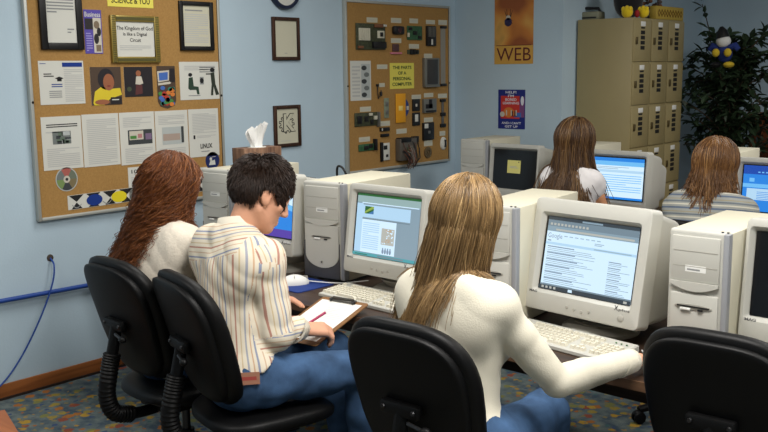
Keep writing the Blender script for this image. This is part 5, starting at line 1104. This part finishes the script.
def long_hair(J, n, length, mat, parent, part=(0.0, 0.02), spread=0.02, wave=None, pull=(0, 0, 0), thick=0.02, steps=34, r=(0.0016, 0.0009), jag=0.04, clump=0, conv=0.35, back=0.6, seedv=1, face_cut=0.035, flare=0.0):
    """strands grow from the scalp, slide over head, neck and shoulders and hang; length in metres"""
    g = np.random.default_rng(seedv); c = J['head']; R, f, u = J['hax']; R3 = np.stack([R, f, u]); er = A(0.076, 0.095, 0.089); ec = c + f * -0.012 + u * 0.03
    roots = []
    while len(roots) < n:
        v = nv(g.normal(size=3))
        if v[2] < -0.62: continue
        if v[1] > 0.30 and v[2] < 0.62: continue
        if v[1] > 0.12 and v[2] < -0.05: continue
        if v[2] < 0.1 and g.random() < 0.35: continue
        roots.append(v)
    v = np.array(roots); lay = g.random(n); infl = (0.004 + thick * lay)[:, None]
    loc = v * (er + infl); P = ec + loc @ R3; path = [P.copy()]
    ln = length * (1 + jag * g.normal(size=n)); ds = ln / steps
    # start direction: away from the parting line, then down
    side = np.tanh((v[:, 0] - part[0]) * 4); out0 = (v[:, 0] - part[0])[:, None] * R[None, :] * 1.3 + (np.minimum(v[:, 1], 0.15) * 0.9 - back * np.clip(1 - v[:, 2], 0.15, 1))[:, None] * f[None, :] + u[None, :] * 0.05; w0 = np.clip((0.85 - v[:, 2]) * 1.3, 0, 1)
    down = A(0, 0, -1.0)
    R_, f_, up_ = torso_axes(J); cc = J['pel'] + (J['neck'] - J['pel']) * 0.66; tor = np.stack([R_, f_, up_])
    d = out0; bun = g.normal(size=(n, 3)) * spread; bun[:, 2] = 0
    for i in range(steps):
        s = i / steps; w = np.clip(s * 3.6 + w0, 0, 1)[:, None]; tgt = out0 * (1 - w) + (down + np.array(pull)[None, :] * w + bun * (0.4 + s) + flare * s * s * (side[:, None] * R[None, :] - 0.5 * f[None, :])) * w
        d = d * 0.35 + 0.65 * tgt / (np.linalg.norm(tgt, axis=1, keepdims=True) + 1e-9); d /= np.linalg.norm(d, axis=1, keepdims=True)
        hq = (P - ec) @ R3.T; hk = np.linalg.norm(hq / (er + infl), axis=1); hn = (hq / er ** 2) @ R3; hn /= np.linalg.norm(hn, axis=1, keepdims=True) + 1e-9; on = np.clip((d * hn).sum(1), 0, 1) * (hk < 1.3) * (hq[:, 2] > -0.04); d = d - hn * on[:, None]; d /= np.linalg.norm(d, axis=1, keepdims=True) + 1e-9
        P = P + d * ds[:, None]
        for ctr, fr, rad_ in ((ec, R3, er), (J['neck'] + up_ * 0.03, tor, A(0.056, 0.056, 0.09)), (cc - f_ * 0.005, tor, A(0.155, 0.108, 0.18)), (J['shR'], tor, A(0.062, 0.062, 0.062)), (J['shL'], tor, A(0.062, 0.062, 0.062)), (J['neck'] - up_ * 0.04, tor, A(0.12, 0.075, 0.045))):
            q = (P - ctr) @ fr.T; rr = rad_ + infl; k = np.linalg.norm(q / rr, axis=1); m = k < 1
            if m.any(): q[m] = q[m] / k[m][:, None]; P[m] = ctr + q[m] @ fr
        # keep the face free
        q = (P - c) @ R3.T; m = (q[:, 2] < 0.055) & (q[:, 1] > face_cut) & (q[:, 2] > -0.16)
        q[m, 1] = face_cut - 0.006; P[m] = c + q[m] @ R3
        path.append(P.copy())
    path = np.stack(path, 1)
    for _ in range(2): path[:, 1:-1] = 0.25 * path[:, :-2] + 0.5 * path[:, 1:-1] + 0.25 * path[:, 2:]
    if clump:
        K = g.choice(n, clump, replace=False); best = np.argmin(((path[:, None, 10] - path[None, K, 10]) ** 2).sum(2), 1) if n * clump < 4e6 else g.integers(0, clump, n)
        wv = np.linspace(0, 1, path.shape[1])[None, :, None] ** 1.3 * conv; path = path * (1 - wv) + path[K][best] * wv
    if wave:
        amp, wl_ = wave; nph = clump or n; ph = g.random(nph) * 6.28; fq = 2 * PI / (wl_ * (1 + 0.25 * g.normal(size=nph))); sel = best if clump else np.arange(n)
        s = np.linspace(0, 1, path.shape[1])[None, :] * ln[:, None]; e = np.minimum(1, s / 0.12); a = fq[sel][:, None] * s + ph[sel][:, None] + 0.3 * g.normal(size=n)[:, None]
        out = path - (ec + (path - ec) * np.array([0, 0, 1])); out[..., 2] = 0; out /= np.linalg.norm(out, axis=2, keepdims=True) + 1e-9; tan = np.cross(out, down)
        path = path + amp * e[..., None] * (np.cos(a)[..., None] * tan + (0.6 + 0.6 * np.sin(a))[..., None] * out)
    V, Q = tubes(path, r[0], r[1]); o = np_obj('hair', V, Q, parent, mat)
    lv_ = (g.random(clump)[best] if clump else g.random(n)).astype(np.float32); at = o.data.attributes.new('lock', 'FLOAT', 'POINT'); at.data.foreach_set('value', np.repeat(lv_, len(V) // n)); return o
def short_hair(J, n, mat, parent, seedv=2, L=0.045):
    g = np.random.default_rng(seedv); c = J['head']; R, f, u = J['hax']; R3 = np.stack([R, f, u]); er = A(0.076, 0.095, 0.09); ec = A(0, -0.012, 0.03); roots = []
    while len(roots) < n:
        v = nv(g.normal(size=3)); p = v * er + ec
        if p[2] < (-0.118 if p[1] < -0.045 else (-0.07 if p[1] < -0.03 else -0.03)): continue
        if p[1] > 0.055 and p[2] < 0.052: continue            # forehead and face
        if p[1] > 0.012 and p[2] < 0.0 : continue               # cheek, in front of the ear
        if abs(p[0]) > 0.045 and -0.032 < p[1] < 0.022 and p[2] < 0.022: continue   # around the ear
        roots.append(v)
    v = np.array(roots); hx = np.linalg.norm(v[:, :2], axis=1, keepdims=True); v2 = v.copy(); lo_ = (v[:, 2] < -0.3) & (v[:, 1] < -0.45); v2[lo_, :2] *= np.maximum(1, 0.86 / np.maximum(hx[lo_], 0.05)); q = v2 * er + ec; whirl = A(0, -0.06, 0.115); d = q - whirl; d = d + A(0, 0.02, -0.03) + g.normal(size=(n, 3)) * 0.007
    nrm = v / er; nrm /= np.linalg.norm(nrm, axis=1, keepdims=True); d -= nrm * (d * nrm).sum(1)[:, None]; d /= np.linalg.norm(d, axis=1, keepdims=True)
    lm = L * (0.7 + 0.6 * g.random(n)) * np.where((np.abs(q[:, 0]) > 0.05) & (q[:, 1] > -0.045) & (q[:, 1] < 0.04) & (q[:, 2] < 0.07), 0.42, 1.0) * np.where(q[:, 2] < -0.02, 0.55, 1.0) * np.where((q[:, 1] > 0.03) & (q[:, 2] > 0.03), 0.62, 1.0); lift = (0.016 + 0.005 * g.random(n)) * np.where(q[:, 2] < -0.03, 0.45, 1.0)
    path = []
    for i in range(7):
        s = i / 6; p = q + d * (lm * s)[:, None] + nrm * (lift * (1 - (1 - s) ** 2))[:, None]
        k = np.linalg.norm((p - ec) / (er + 0.003), axis=1); m = k < 1; p[m] = ec + (p[m] - ec) / k[m][:, None]; path.append(c + p @ R3)
    V, Q = tubes(np.stack(path, 1), 0.0017, 0.0010, 4); o = np_obj('hair', V, Q, parent, mat)
    at = o.data.attributes.new('lock', 'FLOAT', 'POINT'); at.data.foreach_set('value', np.repeat(g.random(n).astype(np.float32), len(V) // n)); return o
SKIN = M('fair skin', (216, 160, 130), 0.55, 0.35, noise=0.05, nscale=30); SKINT = M('tanned skin', (196, 138, 100), 0.55, 0.35, noise=0.05, nscale=30)
DENIM = M('blue denim', (62, 88, 122), 0.85, 0.15, noise=0.35, nscale=13, bump=0.15, bscale=400); SHOE = M('white trainer leather', (206, 206, 204), 0.6); SOLE = M('grey rubber sole', (120, 120, 120), 0.8)
EYEW = M('eye white', (226, 224, 220), 0.3); IRIS = M('brown iris', (58, 40, 28), 0.3)
def seated(pel, neck, head, haz, hpitch, faz, shw, arms, leg_az=None, hroll=0, kn=None, lens=(0.42, 0.42), drop=0.055):
    J = dict(pel=A(*pel), neck=A(*neck), head=A(*head), hax=head_axes(haz, hpitch, hroll)); a = rad(faz); r = A(math.cos(a), -math.sin(a), 0); f = A(math.sin(a), math.cos(a), 0); up = nv(J['neck'] - J['pel'])
    for sd, q in (('R', 1), ('L', -1)):
        J['sh' + sd] = J['neck'] + r * q * shw - up * drop + f * 0.005 + (A(*arms[sd].get('dsh', (0, 0, 0))))
        J['el' + sd], J['wr' + sd] = A(*arms[sd]['el']), A(*arms[sd]['wr'])
        la = rad((leg_az if leg_az is not None else faz) + q * 5); lf = A(math.sin(la), math.cos(la), 0); lr = A(math.cos(la), -math.sin(la), 0)
        J['hp' + sd] = A(J['pel'][0], J['pel'][1], 0) + lr * q * 0.088 + A(0, 0, J['pel'][2] - 0.01); J['kn' + sd] = J['hp' + sd] + lf * lens[0] + A(0, 0, -0.005)
        J['an' + sd] = A(J['kn' + sd][0], J['kn' + sd][1], 0.085) + lf * (0.02 if q > 0 else 0.06); J['lf' + sd] = lf
    return J
def bounds(J, pad=0.2):
    P = np.array([v for k, v in J.items() if isinstance(v, np.ndarray) and v.shape == (3,) and not k.startswith('lf')]); return P.min(0) - pad, P.max(0) + pad
def person(label, J, skin, fem=True, scale=1.0, hands=None, shirt=None, sleeve=0.95, trousers=DENIM, h=0.006, armr=(0.043, 0.037, 0.034, 0.025), shirt_g=0.014, fold=(38, 0.006), zcut=None, group=None):
    base = (J['pel'][0], J['pel'][1], 0); t = thing('person', label, 'person', base, group)
    lo, hi = bounds(J); lo[2] = max(lo[2], -0.03); hi[2] = J['head'][2] + 0.16
    F = Fld(lo, hi, h); add_torso(F, J, 0, fem=fem); R, f, u = J['hax']
    F.cone(J['neck'] - A(0, 0, 0.03), J['head'] - f * 0.022 - u * 0.045, 0.054 if not fem else 0.047, 0.05 if not fem else 0.044, 0.025)
    for sd in 'RL':
        add_arm(F, J, sd, armr, 0); add_leg(F, J, sd, (0.075, 0.052, 0.052, 0.034), 0)
        an, lf = J['an' + sd], J['lf' + sd]; F.cone(an - A(0, 0, 0.03), A(an[0], an[1], 0.04) + lf * 0.14, 0.036, 0.026, 0.03); F.cone(an, A(an[0], an[1], 0.035) - lf * 0.03, 0.034, 0.03, 0.02)
    for sd, hd in (hands or {}).items():
        add_hand(F, J['wr' + sd], A(*hd['d']), A(*hd['n']), (-1 if sd == 'R' else 1) * hd.get('flip', 1), hd.get('curl', 0.5), hd.get('s', 0.95), hd.get('pinch', False))
    add_head(F, J['head'], J['hax'], scale); body, V, Q = field_obj(F, 'body', t, skin)
    for q in (-1, 1):
        b = MB(); c = Vector(J['head'] + scale * (R * q * 0.031 + f * 0.0785 + u * 0.003)); b.ellip(c, (0.0125,) * 3, EYEW, 14, 8); b.lathe([(0.0055, 0.0095), (0.0058, 0.0120), (0.002, 0.0129)], c, Vector(f), IRIS, 12); b.build('eye', t)
    # trousers
    F = Fld(lo, A(hi[0], hi[1], J['pel'][2] + 0.2), 0.0075); R_, f_, up = ax = torso_axes(J)
    F.ell(J['pel'], A(0.165 + 0.012, 0.12 + 0.012, 0.115 + 0.01), ax, 0.03); F.cone(J['pel'] - up * 0.0, J['pel'] + up * 0.07, 0.12, 0.115, 0.04)
    for sd in 'RL': add_leg(F, J, sd, (0.075, 0.054, 0.056, 0.046), 0.013, 0.025, 0.96)
    tr, _, _ = field_obj(F, 'trousers', t, trousers, (30, 0.009))
    for sd in 'RL':
        an, lf = J['an' + sd], J['lf' + sd]; F = Fld(an - A(0.2, 0.2, 0.1), an + A(0.3, 0.3, 0.06), 0.006); F.cone(A(an[0], an[1], 0.045) - lf * 0.035, A(an[0], an[1], 0.04) + lf * 0.15, 0.04, 0.034, 0.03); F.cone(an + A(0, 0, -0.01), A(an[0], an[1], 0.05) + lf * 0.03, 0.043, 0.042, 0.02)
        sl, X, Y, Z = F.reg(F.lo, F.lo + F.h * (F.n - 1)); F.D = np.maximum(F.D, (0.004 - Z) + 0 * F.D).astype(np.float32); so, _, _ = field_obj(F, 'shoe', t, SHOE)
    # shirt
    F = Fld(lo, A(hi[0], hi[1], J['neck'][2] + 0.1), 0.006); add_torso(F, J, shirt_g, fem=fem)
    for sd in 'RL': add_arm(F, J, sd, armr, shirt_g * 0.85 + 0.002, sleeve)
    if zcut:
        sl, X, Y, Z = F.reg(F.lo, F.lo + F.h * (F.n - 1)); dz = zcut - Z + 0.55 * ((X - J['pel'][0]) * f_[0] + (Y - J['pel'][1]) * f_[1]); rr = np.sqrt((X - J['pel'][0]) ** 2 + (Y - J['pel'][1]) ** 2); F.D = np.where(rr < 0.26, np.maximum(F.D, dz), F.D).astype(np.float32)
    sh, V, Q = field_obj(F, 'shirt', t, shirt, fold)
    return t, sh, V, Q
# ------------------------------------------------------------------ people
def stripe_mat(name, base, stops, period, rough=0.85):
    m = bpy.data.materials.new(name); m.use_nodes = True; nt = m.node_tree; b = nt.nodes['Principled BSDF']; b.inputs['Roughness'].default_value = rough; b.inputs['Specular IOR Level'].default_value = 0.15
    at = nt.nodes.new('ShaderNodeAttribute'); at.attribute_name = 'stripe'
    dv = nt.nodes.new('ShaderNodeMath'); dv.operation = 'DIVIDE'; dv.inputs[1].default_value = period; fr = nt.nodes.new('ShaderNodeMath'); fr.operation = 'FRACT'
    r = nt.nodes.new('ShaderNodeValToRGB'); r.color_ramp.interpolation = 'CONSTANT'
    nt.links.new(at.outputs['Fac'], dv.inputs[0]); nt.links.new(dv.outputs[0], fr.inputs[0]); nt.links.new(fr.outputs[0], r.inputs['Fac'])
    seq = [(0.0, base)]
    for p, w, c in stops: seq += [(p, c), (p + w, base)]
    for i, (p, c) in enumerate(seq):
        e = r.color_ramp.elements[i] if i < 2 else r.color_ramp.elements.new(p)
        e.position = p; e.color = (*lin(c), 1)
    nt.links.new(r.outputs['Color'], b.inputs['Base Color']); return m
def stripes(o, V, Q, J, yoke=0.085, across=False):
    R, f, up = torso_axes(J); C = V[Q].mean(1); lat = lambda P: (P - J['pel']) @ R
    reg = np.zeros(len(C), int)          # 0 torso, 1 right sleeve, 2 left sleeve, 3 yoke
    hgt = (C - J['neck']) @ up; rl = lat(C); reg[(hgt > -yoke) & (np.abs(rl) < 0.17)] = 3
    def seg(P, a, b):
        d = b - a; t = np.clip(((P - a) @ d) / (d @ d), 0, 1); return np.linalg.norm(P - a - t[:, None] * d, axis=1), t
    for k, sd in ((1, 'R'), (2, 'L')):
        s_, e, w = J['sh' + sd], J['el' + sd], J['wr' + sd]; d1, t1 = seg(C, s_, e); d2, _ = seg(C, e, w)
        ax = (s_ - J['neck']); ax = ax / np.linalg.norm(ax); inside = ((C - s_) @ ax) < -0.015
        reg[(d2 < 0.085) | ((d1 < 0.085) & ~inside & ((t1 > 0.02) | (((C - s_) @ ax) > 0.01)))] = k
    val = np.zeros((len(Q), 4)); P4 = V[Q]
    for k in range(4):
        m = reg == k
        if not m.any(): continue
        P = P4[m].reshape(-1, 3)
        if k == 0: q = P - J['pel']; x = np.arctan2(q @ R, -(q @ f)) * 0.14 + 0.004 * np.sin(9 * q @ up)
        elif k == 3: x = (P - J['neck']) @ up * 1.0 - 0.12 * np.abs((P - J['neck']) @ R)
        else:
            sd = 'RL'[k - 1]; s_, e, w = J['sh' + sd], J['el' + sd], J['wr' + sd]; d1, _ = seg(P, s_, e); d2, _ = seg(P, e, w); u1, u2 = nv(e - s_), nv(w - e); pf = nv(np.cross(u2, R))
            x = np.where(d1 < d2, (P - s_) @ nv(f - u1 * (f @ u1)), (P - e) @ pf)
        val[m] = x.reshape(-1, 4)
    at = o.data.attributes.new('stripe', 'FLOAT', 'CORNER'); at.data.foreach_set('value', val.astype(np.float32).ravel())
def ring_part(name, parent, c, ax, r, tube, mat, h=0.0, open_front=False):
    R, f, up = ax; b = MB(); n = 28; rows = []
    for k in range(n):
        a = 2 * PI * k / n; d = R * math.cos(a) * r[0] + f * math.sin(a) * r[1]; o = nv(d); p = c + d - up * 0.35 * r[1] * max(0, math.sin(a))
        rows.append([Vector(p + o * tube * 0.9 - up * h * 0.5), Vector(p + o * tube * 0.2 + up * h * 0.5), Vector(p - o * tube * 0.4 + up * h * 0.52), Vector(p - o * tube * 0.3 - up * h * 0.5)])
    rows.append(rows[0]); b.loft(rows, mat, False, False); return b.build(name, parent, angle=80)
# --- boy in the striped shirt
BW = tuple(ony(299, 329, 2.165))
BOY = seated((1.97, 1.985, 0.58), (1.872, 2.06, 1.05), (1.922, 2.14, 1.19), 24, 30, 10, 0.168,
             dict(R=dict(el=(2.11, 2.03, 0.735), wr=BW), L=dict(el=(1.665, 2.13, 0.77), wr=(1.72, 2.29, 0.755))), leg_az=20, hroll=4, drop=0.075)
STR = stripe_mat('cream shirt with coloured stripes', (226, 216, 196), [(0.04, 0.06, (146, 152, 172)), (0.24, 0.04, (204, 176, 150)), (0.42, 0.06, (184, 138, 122)), (0.60, 0.04, (208, 188, 152)), (0.76, 0.06, (164, 166, 176)), (0.92, 0.04, (206, 172, 142))], 0.092)
t, sh, V, Q = person('boy with short dark hair in a cream striped shirt writing on a clipboard', BOY, SKIN, fem=False,
    hands=dict(R=dict(d=(0.45, 0.86, -0.12), n=(-0.3, 0.1, -0.95), curl=0.9, pinch=True, s=1.08), L=dict(d=(0.75, 0.6, -0.05), n=(0.2, -0.1, -0.95), curl=0.3, s=1.05)), shirt=STR, sleeve=0.93, scale=1.07, shirt_g=0.02, fold=(34, 0.008), zcut=0.645)
stripes(sh, V, Q, BOY)
ax = torso_axes(BOY); ring_part('collar', t, BOY['neck'] + ax[2] * 0.034 + ax[1] * 0.006, ax, (0.066, 0.066), 0.012, M('cream collar cloth', (226, 218, 200), 0.85), 0.045)
for sd in 'RL':
    d = nv(BOY['wr' + sd] - BOY['el' + sd]); r_ = nv(np.cross(d, A(0, 0, 1))); ring_part('cuff', t, BOY['wr' + sd] - d * 0.018, (r_, np.cross(d, r_), d), (0.042, 0.040), 0.007, M('cream collar cloth', (226, 218, 200), 0.85), 0.05)
short_hair(BOY, 8000, hairmat('dark brown short hair', [(30, 20, 15), (44, 30, 22), (58, 40, 29)], 0.45), t)
# leather patch on the back waistband, laid on the trousers below the shirt hem
tro = [o for o in t.children if o.name.startswith('trousers')][0]; me = tro.data; n_ = len(me.vertices); co = np.zeros(n_ * 3, np.float32); no = np.zeros(n_ * 3, np.float32); me.vertices.foreach_get('co', co); me.vertices.foreach_get('normal', no)
co = co.reshape(-1, 3) + np.array(wloc(t)); no = no.reshape(-1, 3); want = BOY['pel'] + nv(-ax[1] * 0.40 + ax[0] * 0.92) * 0.19 + A(0, 0, -0.012); k = int(np.argmin(((co - want) ** 2).sum(1)))
nn = Vector(no[k]); px_ = Z3.cross(nn).normalized(); pz_ = nn.cross(px_); f = Flat(Vector(co[k]) + nn * 0.007 - px_ * 0.035 - pz_ * 0.02, px_, pz_, nn, 0.07, 0.04); f.sheet(0.012, M('brown leather patch', (150, 104, 82), 0.7)); f.rect(0.15, 0.35, 0.85, 0.65, M('red patch print', (150, 60, 52), 0.7)); f.build('waist_patch', t)
# --- blonde girl in the white sweater
BLO = seated((2.895, 2.01, 0.572), (2.835, 2.06, 1.035), (2.845, 2.11, 1.185), -4, 12, 4, 0.135,
             dict(R=dict(el=(3.10, 2.19, 0.742), wr=(3.19, 2.465, 0.752)), L=dict(el=(2.59, 2.17, 0.76), wr=(2.67, 2.42, 0.76))), leg_az=-10, hroll=-4, lens=(0.37, 0.37), drop=0.07)
KNIT = M('white knitted wool', (214, 208, 190), 0.9, 0.15, bump=0.15, bscale=220, sheen=0.15)
t, sh, V, Q = person('girl with long blonde hair in a white sweater reaching for the mouse', BLO, SKIN, hands=dict(R=dict(d=(0.12, 0.98, -0.12), n=(0, -0.1, -1), curl=0.4), L=dict(d=(0.35, 0.93, -0.1), n=(0, 0, -1), curl=0.4)), shirt=KNIT, sleeve=0.97, shirt_g=0.010, fold=(24, 0.006), armr=(0.042, 0.034, 0.033, 0.025))
ax = torso_axes(BLO); ring_part('neckband', t, BLO['neck'] + ax[2] * 0.012, ax, (0.062, 0.06), 0.010, KNIT, 0.016)
for sd in 'RL':
    d = nv(BLO['wr' + sd] - BLO['el' + sd]); r_ = nv(np.cross(d, A(0, 0, 1))); ring_part('cuff', t, BLO['wr' + sd] - d * 0.02, (r_, np.cross(d, r_), d), (0.034, 0.034), 0.006, KNIT, 0.055)
long_hair(BLO, 8000, 0.385, hairmat('streaked blonde hair', [(78, 60, 40), (100, 78, 50), (124, 98, 64), (150, 120, 80), (190, 160, 114)], 0.36), t, part=(-0.1, 0), spread=0.06, pull=(-0.22, -0.09, 0), thick=0.018, jag=0.05, clump=360, conv=0.22, wave=(0.002, 0.25), seedv=5, r=(0.0013, 0.0008))
# --- red haired girl
RED = seated((1.49, 2.02, 0.572), (1.425, 2.08, 1.02), (1.40, 2.13, 1.165), -4, 16, 5, 0.158,
             dict(R=dict(el=(1.545, 2.18, 0.77), wr=(1.43, 2.44, 0.765)), L=dict(el=(1.19, 2.17, 0.76), wr=(1.22, 2.44, 0.76))))
OFFW = M('off white crinkled cotton', (222, 212, 196), 0.9, 0.15, noise=0.06, nscale=60, bump=0.2, bscale=120)
t, sh, V, Q = person('girl with long wavy red hair in an off white blouse next to the cork board', RED, SKIN, hands=dict(R=dict(d=(-0.2, 0.95, -0.1), n=(0, 0, -1), curl=0.5), L=dict(d=(0.1, 0.98, -0.1), n=(0, 0, -1), curl=0.5)), shirt=OFFW, sleeve=0.93, shirt_g=0.018, fold=(40, 0.007))
ax = torso_axes(RED); ring_part('collar', t, RED['neck'] + ax[2] * 0.015, ax, (0.064, 0.062), 0.010, OFFW, 0.024)
long_hair(RED, 6500, 0.43, hairmat('auburn wavy hair', [(66, 34, 17), (98, 54, 26), (128, 74, 37), (164, 106, 60)], 0.4), t, spread=0.10, pull=(-0.30, -0.12, 0), thick=0.03, jag=0.10, clump=700, conv=0.7, wave=(0.018, 0.095), seedv=8, flare=0.22, r=(0.0013, 0.0008))
# --- long haired girl of the rear row
GI2 = seated((1.80, 4.46, 0.572), (1.775, 4.545, 1.04), (1.765, 4.60, 1.195), 4, 8, 2, 0.125,
             dict(R=dict(el=(1.965, 4.60, 0.77), wr=(1.92, 4.88, 0.76)), L=dict(el=(1.57, 4.62, 0.77), wr=(1.63, 4.88, 0.76))))
WHT = M('white jersey cotton', (226, 222, 222), 0.9, 0.15, noise=0.03, nscale=30)
t, sh, V, Q = person('girl with long straight brown hair in a short sleeved white top by the lockers', GI2, SKINT, hands=dict(R=dict(d=(-0.1, 0.98, -0.1), n=(0, 0, -1), curl=0.5), L=dict(d=(0.1, 0.98, -0.1), n=(0, 0, -1), curl=0.5)), shirt=WHT, sleeve=-0.16, h=0.008, shirt_g=0.010)
long_hair(GI2, 3600, 0.52, hairmat('straight brown hair', [(46, 30, 19), (72, 49, 31), (100, 72, 44), (146, 112, 68)], 0.38), t, spread=0.16, pull=(0.02, -0.02, 0), thick=0.028, jag=0.08, flare=0.08, clump=160, seedv=12, r=(0.0022, 0.0013), wave=(0.003, 0.25))
# --- short haired person of the rear row
GI3 = seated((2.75, 4.04, 0.572), (2.735, 4.13, 1.01), (2.735, 4.185, 1.155), 10, 10, 4, 0.14,
             dict(R=dict(el=(2.95, 4.22, 0.75), wr=(2.85, 4.47, 0.75)), L=dict(el=(2.51, 4.22, 0.75), wr=(2.6, 4.47, 0.75))))
PLD = stripe_mat('blue grey striped cotton', (146, 148, 144), [(0.1, 0.14, (92, 104, 122)), (0.4, 0.1, (196, 192, 176)), (0.62, 0.12, (104, 112, 118)), (0.84, 0.06, (150, 140, 112))], 0.06)
t, sh, V, Q = person('person with short layered brown hair in a grey blue striped shirt, rear row', GI3, SKIN, hands=dict(R=dict(d=(-0.1, 0.98, -0.1), n=(0, 0, -1), curl=0.5), L=dict(d=(0.1, 0.98, -0.1), n=(0, 0, -1), curl=0.5)), shirt=PLD, sleeve=0.93, h=0.008, shirt_g=0.02)
R_, f_, up_ = torso_axes(GI3); at = sh.data.attributes.new('stripe', 'FLOAT', 'CORNER'); at.data.foreach_set('value', ((V[Q] - GI3['neck']) @ up_).astype(np.float32).ravel())
ax = torso_axes(GI3); ring_part('collar', t, GI3['neck'] + ax[2] * 0.015, ax, (0.066, 0.064), 0.012, M('grey blue collar cloth', (168, 170, 166), 0.85), 0.03)
long_hair(GI3, 3600, 0.20, hairmat('layered light brown hair', [(62, 40, 22), (96, 64, 36), (126, 88, 50), (164, 124, 74)], 0.4), t, spread=0.10, pull=(0.0, -0.10, 0), thick=0.02, jag=0.2, clump=170, seedv=15, r=(0.0022, 0.0012), flare=0.45, wave=(0.003, 0.12))
# --- clipboard, sheet and pen
Mc = Matrix.Translation((1.98, 2.355, 0.690)) @ Matrix.Rotation(0.071, 4, 'Z') @ Matrix.Rotation(0.282, 4, 'X') @ Matrix.Rotation(-0.020, 4, 'Y')
t = thing('clipboard', 'brown clipboard with a white sheet under the striped shirt boy\'s hands', 'clipboard', (1.98, 2.355, 0.69))
b = MB(); b.prism(rrect(0.232, 0.322, 0.012), (0, 0, -0.003), X3, Y3, Z3, 0.004, wood('brown hardboard', (120, 84, 48), (138, 98, 58), 12, 'X', 0.6)); b.xform(Mc); b.build('board', t)
f = Flat((-0.103, -0.135, 0.0016), X3, Y3, Z3, 0.2, 0.275); f.sheet(0.0005, M('bright white paper', (236, 236, 230), 0.8)); f.lines(0.35, 0.55, 0.92, 0.85, 7, INKL, 1, 0.12, 4); f.xform(Mc); f.build('sheet', t, smooth=False)
b = MB(); b.bx((-0.06, 0.135, 0.0015), (0.06, 0.158, 0.010), M('dull steel clip', (96, 94, 90), 0.35, metal=0.7), 0.003); b.cyl((-0.05, 0.148, 0.012), (0.05, 0.148, 0.012), 0.006, M('dull steel clip', (96, 94, 90), 0.35, metal=0.7), 12)
for s in (-1, 1): b.cyl((s * 0.055, 0.14, 0.003), (s * 0.055, 0.14, 0.012), 0.008, CHIP, 12)
b.xform(Mc); b.build('clip', t)
p1 = ony(325.5, 312.5, 2.31); p0 = ony(309, 323, 2.24)
t = thing('ballpoint_pen', 'pink pen in the writing hand above the clipboard', 'pen', p0)
b = MB(); b.cyl(p0.lerp(p1, 0.0), p1, 0.0048, M('raspberry plastic', (168, 46, 92), 0.4), 12); b.build('barrel', t)
b = MB(); b.cyl(p0.lerp(p1, -0.55), p0, 0.0012, M('raspberry plastic', (168, 46, 92), 0.4), 10, 0.0048); b.build('tip', t)
# ------------------------------------------------------------------ light: ceiling fluorescents and a dim sky outside the room
def lamp(loc, sx, sy, power, col=(1.0, 0.97, 0.925)):
    l = bpy.data.lights.new('ceiling_fluorescent', 'AREA'); l.shape = 'RECTANGLE'; l.size, l.size_y = sx, sy; l.energy = power; l.color = col
    o = bpy.data.objects.new('ceiling_fluorescent', l); COL.objects.link(o); o.location = loc; return o
lamp((3.5, 1.7, CEILZ - 0.02), 1.3, 0.7, 74); lamp((5.9, 1.3, CEILZ - 0.02), 1.3, 0.7, 46); lamp((1.4, 3.0, CEILZ - 0.02), 1.2, 0.6, 32); lamp((4.6, 3.4, CEILZ - 0.02), 1.2, 0.6, 26); lamp((1.3, 0.3, CEILZ - 0.02), 1.2, 0.6, 34); lamp((3.6, 5.6, CEILZ - 0.02), 1.2, 0.6, 46)
w = bpy.data.worlds.new('world'); SC.world = w; w.use_nodes = True; w.node_tree.nodes['Background'].inputs['Color'].default_value = (0.6, 0.65, 0.7, 1); w.node_tree.nodes['Background'].inputs['Strength'].default_value = 0.1
# ------------------------------------------------------------------ camera
cd = bpy.data.cameras.new('camera'); cam = bpy.data.objects.new('camera', cd); COL.objects.link(cam)
cd.sensor_fit = 'HORIZONTAL'; cd.sensor_width = 36; cd.lens = FPX / 768 * 36; cd.clip_start = 0.05
up = -CD; m = Matrix((CR, up, -CF)).transposed().to_4x4(); m.translation = EYE; cam.matrix_world = m
SC.camera = cam
vs = SC.view_settings; vs.view_transform = 'Standard'; vs.look = 'None'; vs.exposure = 0.0; vs.gamma = 1.0; vs.use_curve_mapping = False
